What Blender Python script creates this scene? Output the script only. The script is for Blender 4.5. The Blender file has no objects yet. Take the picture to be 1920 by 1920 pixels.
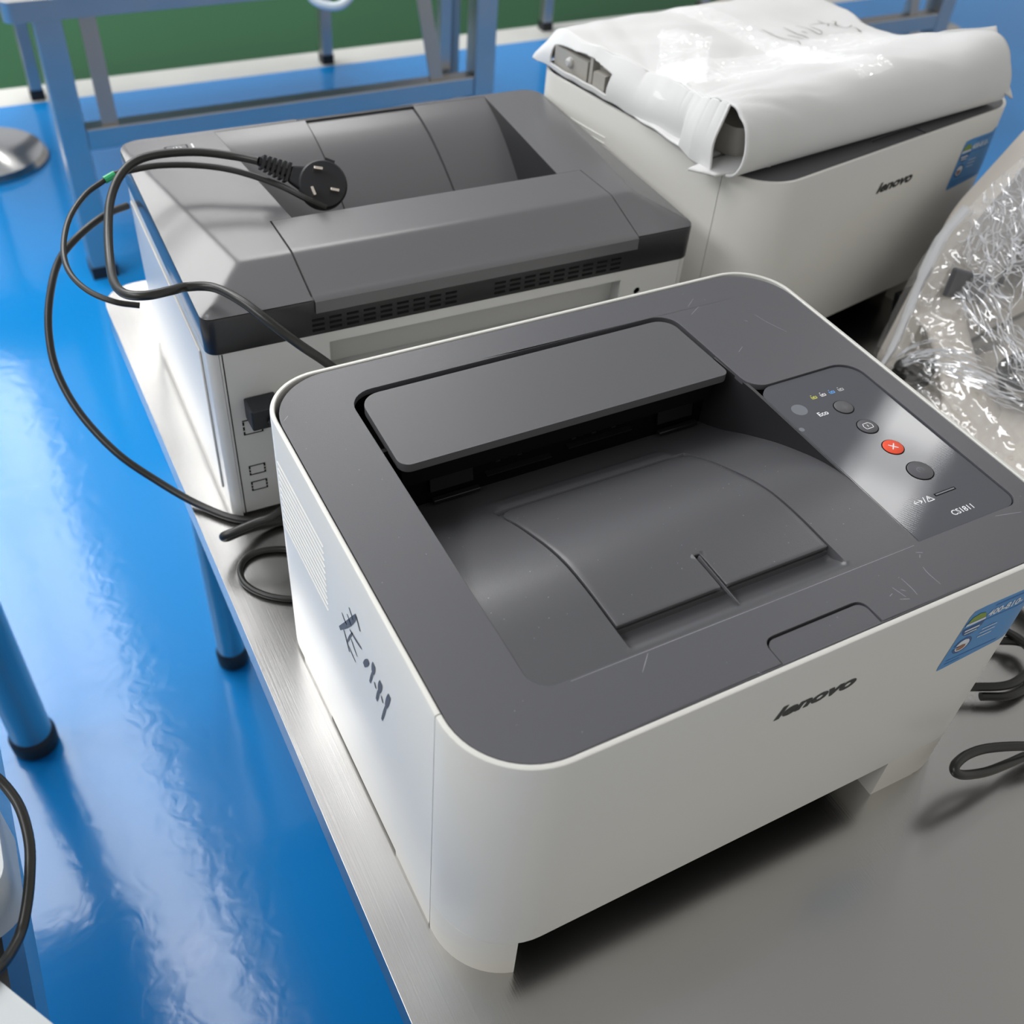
import bpy, bmesh, math, random
from math import sin, cos, pi, radians, hypot
from mathutils import Vector, Matrix, noise
from mathutils.geometry import tessellate_polygon
from mathutils.bvhtree import BVHTree
random.seed(7)
S = 0.001
TH = 811.0            # floor lies 811 mm under the top of the front printer; the table top 600 mm above the floor
FLOOR, TABLE = -811.0, -211.0
scene = bpy.context.scene
COL = scene.collection

# ---------------------------------------------------------------- camera
cam_data = bpy.data.cameras.new('camera')
cam_data.sensor_width = 36.0
cam_data.lens = 36.0 * 1945.62 / 1920.0
cam_data.clip_start = 0.02
cam_data.clip_end = 60
camera = bpy.data.objects.new('camera', cam_data)
COL.objects.link(camera)
CAMR = [[0.8835852, 0.2799897, -0.3753439], [-0.4635059, 0.6369925, -0.6159568], [0.0666296, 0.7182244, 0.692614]]
CAMP = [-117.24, -194.62, 386.65]
camera.matrix_world = Matrix.Translation(((CAMP[0])*S, CAMP[1]*S, (CAMP[2]+TH)*S)) @ Matrix(CAMR).to_4x4()
cam_data.dof.use_dof = True
cam_data.dof.focus_distance = 0.62
cam_data.dof.aperture_fstop = 10.0
scene.camera = camera

# ---------------------------------------------------------------- world and exposure
world = bpy.data.worlds.new('world')
scene.world = world
world.use_nodes = True
wn = world.node_tree
wn.nodes.clear()
w_out = wn.nodes.new('ShaderNodeOutputWorld')
w_bg = wn.nodes.new('ShaderNodeBackground')
w_geo = wn.nodes.new('ShaderNodeTexCoord')
w_sep = wn.nodes.new('ShaderNodeSeparateXYZ')
w_ramp = wn.nodes.new('ShaderNodeValToRGB')
w_map = wn.nodes.new('ShaderNodeVectorMath'); w_map.operation = 'DOT_PRODUCT'
w_map.inputs[1].default_value = (-0.62, 0.70, 0.30)
wn.links.new(w_geo.outputs['Generated'], w_map.inputs[0])
w_mr = wn.nodes.new('ShaderNodeMapRange')
w_mr.inputs['From Min'].default_value = -1; w_mr.inputs['From Max'].default_value = 1
wn.links.new(w_map.outputs['Value'], w_mr.inputs['Value'])
cr = w_ramp.color_ramp
cr.elements[0].position = 0.15; cr.elements[0].color = (0.86, 0.84, 0.79, 1)
cr.elements[1].position = 0.95; cr.elements[1].color = (0.95, 1.0, 1.08, 1)
e = cr.elements.new(0.55); e.color = (0.44, 0.44, 0.44, 1)
wn.links.new(w_mr.outputs['Result'], w_ramp.inputs['Fac'])
wn.links.new(w_ramp.outputs['Color'], w_bg.inputs['Color'])
w_bg.inputs['Strength'].default_value = 0.72
wn.links.new(w_bg.outputs['Background'], w_out.inputs['Surface'])
scene.view_settings.view_transform = 'Standard'
scene.view_settings.look = 'None'
scene.view_settings.exposure = 0.0
scene.view_settings.gamma = 1.0
scene.view_settings.use_curve_mapping = False

# ---------------------------------------------------------------- materials
def mat(name, col, rough=0.5, metal=0.0, spec=0.5, coat=0.0, coat_rough=0.1, bump=None, var=None, emit=None, trans=0, aniso=0, alpha=1):
    m = bpy.data.materials.new(name); m.use_nodes = True
    nt = m.node_tree; b = nt.nodes['Principled BSDF']
    b.inputs['Base Color'].default_value = (*col, 1)
    b.inputs['Roughness'].default_value = rough
    b.inputs['Metallic'].default_value = metal
    b.inputs['Specular IOR Level'].default_value = spec
    b.inputs['Coat Weight'].default_value = coat
    b.inputs['Coat Roughness'].default_value = coat_rough
    b.inputs['Transmission Weight'].default_value = trans
    b.inputs['Anisotropic'].default_value = aniso
    b.inputs['Alpha'].default_value = alpha
    if emit:
        b.inputs['Emission Color'].default_value = (*emit[0], 1)
        b.inputs['Emission Strength'].default_value = emit[1]
    tc = nt.nodes.new('ShaderNodeTexCoord')
    if bump:                       # (scale, strength, distance)
        n = nt.nodes.new('ShaderNodeTexNoise'); n.inputs['Scale'].default_value = bump[0]; n.inputs['Detail'].default_value = 3
        nt.links.new(tc.outputs['Object'], n.inputs['Vector'])
        bp = nt.nodes.new('ShaderNodeBump'); bp.inputs['Strength'].default_value = bump[1]; bp.inputs['Distance'].default_value = bump[2]
        nt.links.new(n.outputs['Fac'], bp.inputs['Height']); nt.links.new(bp.outputs['Normal'], b.inputs['Normal'])
    if var:                        # (scale, colour 2, lo, hi)
        n = nt.nodes.new('ShaderNodeTexNoise'); n.inputs['Scale'].default_value = var[0]; n.inputs['Detail'].default_value = 4
        nt.links.new(tc.outputs['Object'], n.inputs['Vector'])
        r = nt.nodes.new('ShaderNodeValToRGB')
        r.color_ramp.elements[0].position = var[2]; r.color_ramp.elements[0].color = (*col, 1)
        r.color_ramp.elements[1].position = var[3]; r.color_ramp.elements[1].color = (*var[1], 1)
        nt.links.new(n.outputs['Fac'], r.inputs['Fac']); nt.links.new(r.outputs['Color'], b.inputs['Base Color'])
    return m

M = {}
M['floor_blue'] = mat('blue epoxy', (0.008, 0.235, 0.62), 0.13, spec=0.45, coat=0.12, coat_rough=0.05)
M['floor_green'] = mat('green epoxy', (0.010, 0.068, 0.022), 0.4, spec=0.12)
M['floor_tape'] = mat('white floor paint', (0.62, 0.62, 0.58), 0.35, var=(3, (0.5, 0.5, 0.47), 0.4, 0.8))
M['white'] = mat('warm white plastic', (0.68, 0.67, 0.63), 0.30, bump=(2500, 0.06, 0.0002))
M['white_foot'] = mat('ivory plastic', (0.68, 0.66, 0.60), 0.4)
M['dark'] = mat('charcoal textured plastic', (0.092, 0.092, 0.101), 0.33, spec=0.55, bump=(2200, 0.22, 0.0003))
M['dark_lid'] = mat('charcoal lid plastic', (0.100, 0.100, 0.106), 0.34, bump=(2200, 0.18, 0.0003))
M['dark_soft'] = mat('charcoal tray plastic', (0.080, 0.080, 0.086), 0.28, spec=0.6, bump=(2000, 0.2, 0.0003))
M['black'] = mat('black plastic', (0.016, 0.016, 0.016), 0.28)
M['black_in'] = mat('inner black plastic', (0.004, 0.004, 0.004), 0.6, spec=0.15)
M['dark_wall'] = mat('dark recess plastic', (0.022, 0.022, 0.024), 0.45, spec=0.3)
M['cord'] = mat('black rubber cord', (0.014, 0.014, 0.012), 0.36)
M['rubber'] = mat('black rubber', (0.010, 0.011, 0.014), 0.5)
M['p2top'] = mat('grey black printer plastic', (0.105, 0.103, 0.108), 0.27, spec=0.6, bump=(2000, 0.12, 0.0003))
M['p2tray'] = mat('grey tray plastic', (0.135, 0.135, 0.14), 0.38, bump=(2000, 0.08, 0.0003))
M['p2band'] = mat('black printer band', (0.016, 0.016, 0.018), 0.3)
M['p2white'] = mat('pale grey plastic', (0.55, 0.55, 0.535), 0.35)
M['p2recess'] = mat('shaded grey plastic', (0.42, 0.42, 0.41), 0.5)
M['green_tape'] = mat('green tape', (0.03, 0.42, 0.16), 0.4)
M['brass'] = mat('plug pin metal', (0.85, 0.78, 0.70), 0.25, metal=1)
M['blue_label'] = mat('blue label', (0.055, 0.26, 0.58), 0.35)
M['navy'] = mat('navy print', (0.02, 0.09, 0.26), 0.4)
M['label_white'] = mat('white print', (0.75, 0.8, 0.85), 0.4)
M['label_green'] = mat('green print', (0.22, 0.33, 0.03), 0.4)
M['label_brown'] = mat('brown print', (0.3, 0.12, 0.05), 0.4)
M['ink'] = mat('grey marker ink', (0.06, 0.065, 0.08), 0.5)
M['brown_ink'] = mat('brown marker ink', (0.13, 0.10, 0.07), 0.5)
M['logo'] = mat('black logo print', (0.008, 0.011, 0.012), 0.4)
M['red'] = mat('red button', (0.80, 0.085, 0.035), 0.3)
M['print'] = mat('white panel print', (0.85, 0.86, 0.88), 0.4)
M['chrome'] = mat('polished steel', (0.55, 0.54, 0.53), 0.14, metal=1)
M['foam'] = mat('white foam sheet', (0.70, 0.70, 0.69), 0.6, bump=(900, 0.15, 0.0006))
M['beige'] = mat('beige device plastic', (0.66, 0.61, 0.55), 0.4)
M['grey_pl'] = mat('light grey plastic', (0.50, 0.53, 0.54), 0.4)
M['hose'] = mat('pale hose', (0.55, 0.62, 0.68), 0.3)
M['scratch'] = mat('scuff mark', (0.42, 0.42, 0.44), 0.6)
M['lamp'] = mat('lamp diffuser', (0.8, 0.8, 0.8), 0.5, emit=((1.0, 0.985, 0.96), 7.8))
M['lamp_body'] = mat('lamp housing', (0.7, 0.7, 0.7), 0.5)

# wavy floor reflections
def floor_waves(m, sc, strength):
    nt = m.node_tree; b = nt.nodes['Principled BSDF']; tc = nt.nodes.new('ShaderNodeTexCoord')
    n = nt.nodes.new('ShaderNodeTexNoise'); n.inputs['Scale'].default_value = sc; n.inputs['Detail'].default_value = 4; n.inputs['Distortion'].default_value = 0.6
    nt.links.new(tc.outputs['Object'], n.inputs['Vector'])
    bp = nt.nodes.new('ShaderNodeBump'); bp.inputs['Strength'].default_value = strength; bp.inputs['Distance'].default_value = 0.004
    nt.links.new(n.outputs['Fac'], bp.inputs['Height']); nt.links.new(bp.outputs['Normal'], b.inputs['Normal'])
    nt.links.new(bp.outputs['Normal'], b.inputs['Coat Normal'])
floor_waves(M['floor_blue'], 38, 0.085)

# brushed stainless steel, brush lines along x
def steel(name, base, rough, tint, scale):
    m = mat(name, base, rough, metal=1.0)
    nt = m.node_tree; b = nt.nodes['Principled BSDF']; tc = nt.nodes.new('ShaderNodeTexCoord')
    mp = nt.nodes.new('ShaderNodeMapping'); mp.inputs['Scale'].default_value = scale
    nt.links.new(tc.outputs['Object'], mp.inputs['Vector'])
    n = nt.nodes.new('ShaderNodeTexNoise'); n.inputs['Scale'].default_value = 1.0; n.inputs['Detail'].default_value = 5
    nt.links.new(mp.outputs['Vector'], n.inputs['Vector'])
    bp = nt.nodes.new('ShaderNodeBump'); bp.inputs['Strength'].default_value = 0.12; bp.inputs['Distance'].default_value = 0.0004
    nt.links.new(n.outputs['Fac'], bp.inputs['Height'])
    n2 = nt.nodes.new('ShaderNodeTexNoise'); n2.inputs['Scale'].default_value = 5.0; n2.inputs['Detail'].default_value = 2
    nt.links.new(tc.outputs['Object'], n2.inputs['Vector'])
    bp2 = nt.nodes.new('ShaderNodeBump'); bp2.inputs['Strength'].default_value = 0.6; bp2.inputs['Distance'].default_value = 0.006
    nt.links.new(n2.outputs['Fac'], bp2.inputs['Height']); nt.links.new(bp.outputs['Normal'], bp2.inputs['Normal'])
    nt.links.new(bp2.outputs['Normal'], b.inputs['Normal'])
    mr = nt.nodes.new('ShaderNodeMapRange'); mr.inputs['To Min'].default_value = rough*0.8; mr.inputs['To Max'].default_value = rough*1.25
    nt.links.new(n2.outputs['Fac'], mr.inputs['Value']); nt.links.new(mr.outputs['Result'], b.inputs['Roughness'])
    return m
M['table'] = steel('brushed stainless sheet', (0.55, 0.54, 0.525), 0.24, None, (900, 12, 12))
M['steel'] = steel('stainless tube', (0.50, 0.49, 0.48), 0.34, None, (40, 40, 600))

# glossy control panel with a fine dot grid
def panel_mat():
    m = mat('glossy control panel', (0.085, 0.088, 0.10), 0.06, spec=0.5)
    nt = m.node_tree; b = nt.nodes['Principled BSDF']; tc = nt.nodes.new('ShaderNodeTexCoord')
    v = nt.nodes.new('ShaderNodeTexVoronoi'); v.inputs['Scale'].default_value = 900; v.inputs['Randomness'].default_value = 0
    nt.links.new(tc.outputs['Object'], v.inputs['Vector'])
    bp = nt.nodes.new('ShaderNodeBump'); bp.inputs['Strength'].default_value = 0.12; bp.inputs['Distance'].default_value = 0.0001
    nt.links.new(v.outputs['Distance'], bp.inputs['Height']); nt.links.new(bp.outputs['Normal'], b.inputs['Normal'])
    return m
M['panel'] = panel_mat()

# clear wrinkled film: mostly see-through, whitened along its creases partly as painted highlights, shiny
def film_mat(name, density, scale, gloss=0.3):
    m = bpy.data.materials.new(name); m.use_nodes = True
    nt = m.node_tree; nt.nodes.clear()
    out = nt.nodes.new('ShaderNodeOutputMaterial'); tc = nt.nodes.new('ShaderNodeTexCoord')
    n = nt.nodes.new('ShaderNodeTexNoise'); n.inputs['Scale'].default_value = scale; n.inputs['Detail'].default_value = 6; n.inputs['Distortion'].default_value = 1.6
    n.noise_type = 'RIDGED_MULTIFRACTAL'
    nt.links.new(tc.outputs['Object'], n.inputs['Vector'])
    r = nt.nodes.new('ShaderNodeValToRGB')
    r.color_ramp.elements[0].position = 0.45; r.color_ramp.elements[0].color = (0.04, 0.04, 0.04, 1)
    r.color_ramp.elements[1].position = 0.95; r.color_ramp.elements[1].color = (density, density, density, 1)
    nt.links.new(n.outputs['Fac'], r.inputs['Fac'])
    bp = nt.nodes.new('ShaderNodeBump'); bp.inputs['Strength'].default_value = 0.9; bp.inputs['Distance'].default_value = 0.004
    nt.links.new(n.outputs['Fac'], bp.inputs['Height'])
    tr = nt.nodes.new('ShaderNodeBsdfTransparent'); tr.inputs['Color'].default_value = (0.96, 0.96, 0.96, 1)
    gl = nt.nodes.new('ShaderNodeBsdfGlossy'); gl.inputs['Roughness'].default_value = 0.08; gl.inputs['Color'].default_value = (1, 1, 1, 1)
    nt.links.new(bp.outputs['Normal'], gl.inputs['Normal'])
    df = nt.nodes.new('ShaderNodeBsdfDiffuse'); df.inputs['Color'].default_value = (0.9, 0.9, 0.92, 1)
    gl.inputs['Color'].default_value = (gloss, gloss, gloss, 1)
    m1 = nt.nodes.new('ShaderNodeMixShader'); ad = nt.nodes.new('ShaderNodeAddShader')
    nt.links.new(r.outputs['Color'], m1.inputs['Fac']); nt.links.new(tr.outputs[0], m1.inputs[1]); nt.links.new(df.outputs[0], m1.inputs[2])
    nt.links.new(m1.outputs[0], ad.inputs[0]); nt.links.new(gl.outputs[0], ad.inputs[1]); nt.links.new(ad.outputs[0], out.inputs['Surface'])
    return m
M['film'] = film_mat('clear wrinkled film', 0.5, 26, 0.17)
M['tape_film'] = film_mat('clear packing film', 0.30, 38, 0.2)

# ---------------------------------------------------------------- helpers (all in millimetres; origin = front left top corner of the front printer)
def mk(name, verts, faces, m, parent=None, off=(0, 0, -TH), smooth=35):
    me = bpy.data.meshes.new(name)
    me.from_pydata([((x-off[0])*S, (y-off[1])*S, (z-off[2])*S) for x, y, z in verts], [], faces)
    bm = bmesh.new(); bm.from_mesh(me)
    bmesh.ops.recalc_face_normals(bm, faces=bm.faces)
    bm.to_mesh(me); bm.free()
    if smooth:
        me.polygons.foreach_set('use_smooth', [True]*len(me.polygons))
        me.set_sharp_from_angle(angle=radians(smooth))
    me.materials.append(M[m] if isinstance(m, str) else m)
    o = bpy.data.objects.new(name, me); COL.objects.link(o)
    if parent: o.parent = parent
    return o
def bev(o, w=0.6, seg=2, ang=40):
    b = o.modifiers.new('bevel', 'BEVEL'); b.width = w*S; b.segments = seg; b.limit_method = 'ANGLE'; b.angle_limit = radians(ang)
    return o
def tag(o, label=None, cat=None, group=None, kind=None):
    if label: o['label'] = label
    if cat: o['category'] = cat
    if group: o['group'] = group
    if kind: o['kind'] = kind
    return o
def thing(name, loc, label, cat, rz=0, group=None):
    o = bpy.data.objects.new(name, None); COL.objects.link(o)
    o.location = (loc[0]*S, loc[1]*S, (loc[2]+TH)*S); o.rotation_euler = (0, 0, rz)
    o.empty_display_size = 0.05
    return tag(o, label, cat, group)
def join(*parts):
    V, F = [], []
    for v, f in parts:
        k = len(V); V += v; F += [tuple(i+k for i in q) for q in f]
    return V, F
def box(x0, x1, y0, y1, z0, z1):
    v = [(x0,y0,z0),(x1,y0,z0),(x1,y1,z0),(x0,y1,z0),(x0,y0,z1),(x1,y0,z1),(x1,y1,z1),(x0,y1,z1)]
    return v, [(0,3,2,1),(4,5,6,7),(0,1,5,4),(1,2,6,5),(2,3,7,6),(3,0,4,7)]
def rpoly(pts, n=8):                       # polygon with a radius at each corner, concave corners too
    out = []; N = len(pts)
    for i, q in enumerate(pts):
        x, y = q[0], q[1]; r = q[2] if len(q) > 2 else 0
        if r <= 0: out.append((x, y)); continue
        a = Vector(pts[i-1][:2])-Vector((x, y)); b = Vector(pts[(i+1) % N][:2])-Vector((x, y)); a.normalize(); b.normalize()
        ang = a.angle(b); d = r/math.tan(ang/2); bis = (a+b).normalized(); c = Vector((x, y))+bis*(r/sin(ang/2))
        p0 = Vector((x, y))+a*d; p1 = Vector((x, y))+b*d
        a0 = math.atan2(p0.y-c.y, p0.x-c.x); a1 = math.atan2(p1.y-c.y, p1.x-c.x); da = (a1-a0+pi) % (2*pi)-pi
        for k in range(n+1):
            t = a0+da*k/n; out.append((c.x+r*cos(t), c.y+r*sin(t)))
    return out
def rrect(x0, x1, y0, y1, r, n=8): return rpoly([(x0, y0, r), (x1, y0, r), (x1, y1, r), (x0, y1, r)], n)
def prism(outer, z0, z1, holes=(), top=True, bottom=True):
    loops = [outer]+list(holes); V, F = [], []; flat = []
    for lp in loops: flat += lp
    n = len(flat)
    V = [(x, y, z0) for x, y in flat]+[(x, y, z1) for x, y in flat]
    tris = tessellate_polygon([[Vector((x, y, 0)) for x, y in lp] for lp in loops])
    for t in tris:
        if bottom: F.append((t[0], t[1], t[2]))
        if top: F.append((t[0]+n, t[1]+n, t[2]+n))
    k = 0
    for lp in loops:
        L = len(lp)
        for i in range(L):
            a, b = k+i, k+(i+1) % L
            F.append((a, b, b+n, a+n))
        k += L
    return V, F
def remap(vf, fn): return [fn(*v) for v in vf[0]], vf[1]
def sweep_path(path, prof, closed=False, caps=True):     # sweep an (offset, z) profile along a flat path; offset is to the left of travel
    V, F = [], []; N = len(path); K = len(prof)
    for i in range(N):
        p = Vector(path[i])
        a = Vector(path[i-1]) if (i > 0 or closed) else p-(Vector(path[1])-p)
        b = Vector(path[(i+1) % N]) if (i < N-1 or closed) else p+(p-Vector(path[i-1]))
        d0 = (p-a).normalized(); d1 = (b-p).normalized(); n0 = Vector((-d0.y, d0.x)); n1 = Vector((-d1.y, d1.x))
        m_ = (n0+n1).normalized(); k = 1/max(0.4, m_.dot(n0))
        for o_, z in prof: V.append((p.x+m_.x*o_*k, p.y+m_.y*o_*k, z))
    for i in range(N if closed else N-1):
        j = (i+1) % N
        for k in range(K):
            l = (k+1) % K
            F.append((i*K+k, j*K+k, j*K+l, i*K+l))
    if caps and not closed:
        F.append(tuple(range(K))); F.append(tuple((N-1)*K+k for k in range(K)))
    return V, F
def wall_prof(t, z0, z1, b=1.0):           # outside face at offset 0, inside at t, rounded upper edge
    return [(0, z0), (0, z1-b), (b*0.3, z1-b*0.3), (b, z1), (t-0.5, z1), (t, z1-0.5), (t, z0)]
def grid(nx, ny, fn, keep=None):
    V = [fn(i, j) for j in range(ny) for i in range(nx)]
    F = [(j*nx+i, j*nx+i+1, (j+1)*nx+i+1, (j+1)*nx+i) for j in range(ny-1) for i in range(nx-1) if keep is None or keep(i, j)]
    return V, F
def catmull(P, n=10):
    P = [Vector(p) for p in P]; Q = [P[0]*2-P[1]]+P+[P[-1]*2-P[-2]]; out = []
    for i in range(1, len(Q)-2):
        for k in range(n):
            t = k/n; a, b, c, d = Q[i-1], Q[i], Q[i+1], Q[i+2]
            out.append(0.5*((2*b)+(c-a)*t+(2*a-5*b+4*c-d)*t*t+(3*b-a-3*c+d)*t**3))
    out.append(P[-1]); return out
def tube(pts, r, n=10, sub=8, caps=True):
    P = catmull(pts, sub) if sub else [Vector(p) for p in pts]
    V, F = [], []; up = Vector((0, 0, 1)); prev = None; L = len(P)
    for i, p in enumerate(P):
        t = (P[min(i+1, L-1)]-P[max(i-1, 0)]).normalized()
        if prev is None:
            a = t.cross(up if abs(t.z) < 0.9 else Vector((1, 0, 0))).normalized()
        else:
            a = (prev-t*prev.dot(t)).normalized()
        prev = a; b = t.cross(a); rr = r[i*len(r)//L] if isinstance(r, (list, tuple)) else r
        for k in range(n):
            an = 2*pi*k/n; q = p+a*rr*cos(an)+b*rr*sin(an); V.append(tuple(q))
    for i in range(L-1):
        for k in range(n):
            F.append((i*n+k, i*n+(k+1) % n, (i+1)*n+(k+1) % n, (i+1)*n+k))
    if caps: F.append(tuple(range(n))); F.append(tuple((L-1)*n+k for k in range(n)))
    return V, F
def lathe(cx, cy, prof, n=32):             # prof = [(r, z)], closed at both ends
    V, F = [], []
    for r, z in prof:
        for k in range(n): V.append((cx+r*cos(2*pi*k/n), cy+r*sin(2*pi*k/n), z))
    for i in range(len(prof)-1):
        for k in range(n): F.append((i*n+k, i*n+(k+1) % n, (i+1)*n+(k+1) % n, (i+1)*n+k))
    F.append(tuple(range(n))); F.append(tuple((len(prof)-1)*n+k for k in range(n)))
    return V, F
def ribbon(pts, w, fn):                    # flat stroke with tapered ends; fn maps (a, b) to a 3D point
    P = [Vector(p).to_3d() for p in pts]; P = catmull(P, 4) if len(P) > 2 else [P[0].lerp(P[1], t/4) for t in range(5)]
    V, F = [], []; L = len(P)
    for i, p in enumerate(P):
        t = (P[min(i+1, L-1)]-P[max(i-1, 0)]).normalized(); n_ = Vector((-t.y, t.x, 0)); ww = w*0.5*(0.55+0.45*sin(pi*min(1, (i+0.6)/L)))
        V.append(fn(*(p+n_*ww)[:2])); V.append(fn(*(p-n_*ww)[:2]))
    for i in range(L-1): F.append((2*i, 2*i+1, 2*i+3, 2*i+2))
    return V, F
def text(name, s, size, m, parent, fn, sx=1.0, shear=0.0, bold=0.0, off=(0, 0, -TH)):
    cu = bpy.data.curves.new(name, 'FONT'); cu.body = s; cu.size = 1.0; cu.offset = bold; cu.resolution_u = 3
    t = bpy.data.objects.new('text_source', cu); COL.objects.link(t)
    dg = bpy.context.evaluated_depsgraph_get(); me0 = bpy.data.meshes.new_from_object(t.evaluated_get(dg))
    V = [fn((v.co.x+v.co.y*shear)*size*sx, v.co.y*size) for v in me0.vertices]; F = [tuple(p.vertices) for p in me0.polygons]
    bpy.data.objects.remove(t); bpy.data.curves.remove(cu); bpy.data.meshes.remove(me0)
    return mk(name, V, F, m, parent, off, smooth=0)
def copy_tree(o, parent=None):
    c = o.copy(); COL.objects.link(c); c.parent = parent
    for ch in list(o.children): copy_tree(ch, c)
    return c
def hermite(x, P):
    if x <= P[0][0]: return P[0][1]
    if x >= P[-1][0]: return P[-1][1]
    def slope(i):
        if i <= 0 or i >= len(P)-1: return (P[min(i+1, len(P)-1)][1]-P[max(i-1, 0)][1])/(P[min(i+1, len(P)-1)][0]-P[max(i-1, 0)][0])
        return (P[i+1][1]-P[i-1][1])/(P[i+1][0]-P[i-1][0])
    for i in range(len(P)-1):
        (a, u), (b, v) = P[i], P[i+1]
        if x <= b:
            d = b-a; t = (x-a)/d; m0 = slope(i)*d; m1 = slope(i+1)*d
            return (2*t**3-3*t*t+1)*u+(t**3-2*t*t+t)*m0+(-2*t**3+3*t*t)*v+(t**3-t*t)*m1
def smooth01(t): t = max(0.0, min(1.0, t)); return t*t*(3-2*t)
def interp(x, P):
    if x <= P[0][0]: return P[0][1]
    for (a, u), (b, v) in zip(P, P[1:]):
        if x <= b: return u+(v-u)*(x-a)/(b-a)
    return P[-1][1]
def lin(a, b, n): return [a+(b-a)*i/n for i in range(n+1)]

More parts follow.
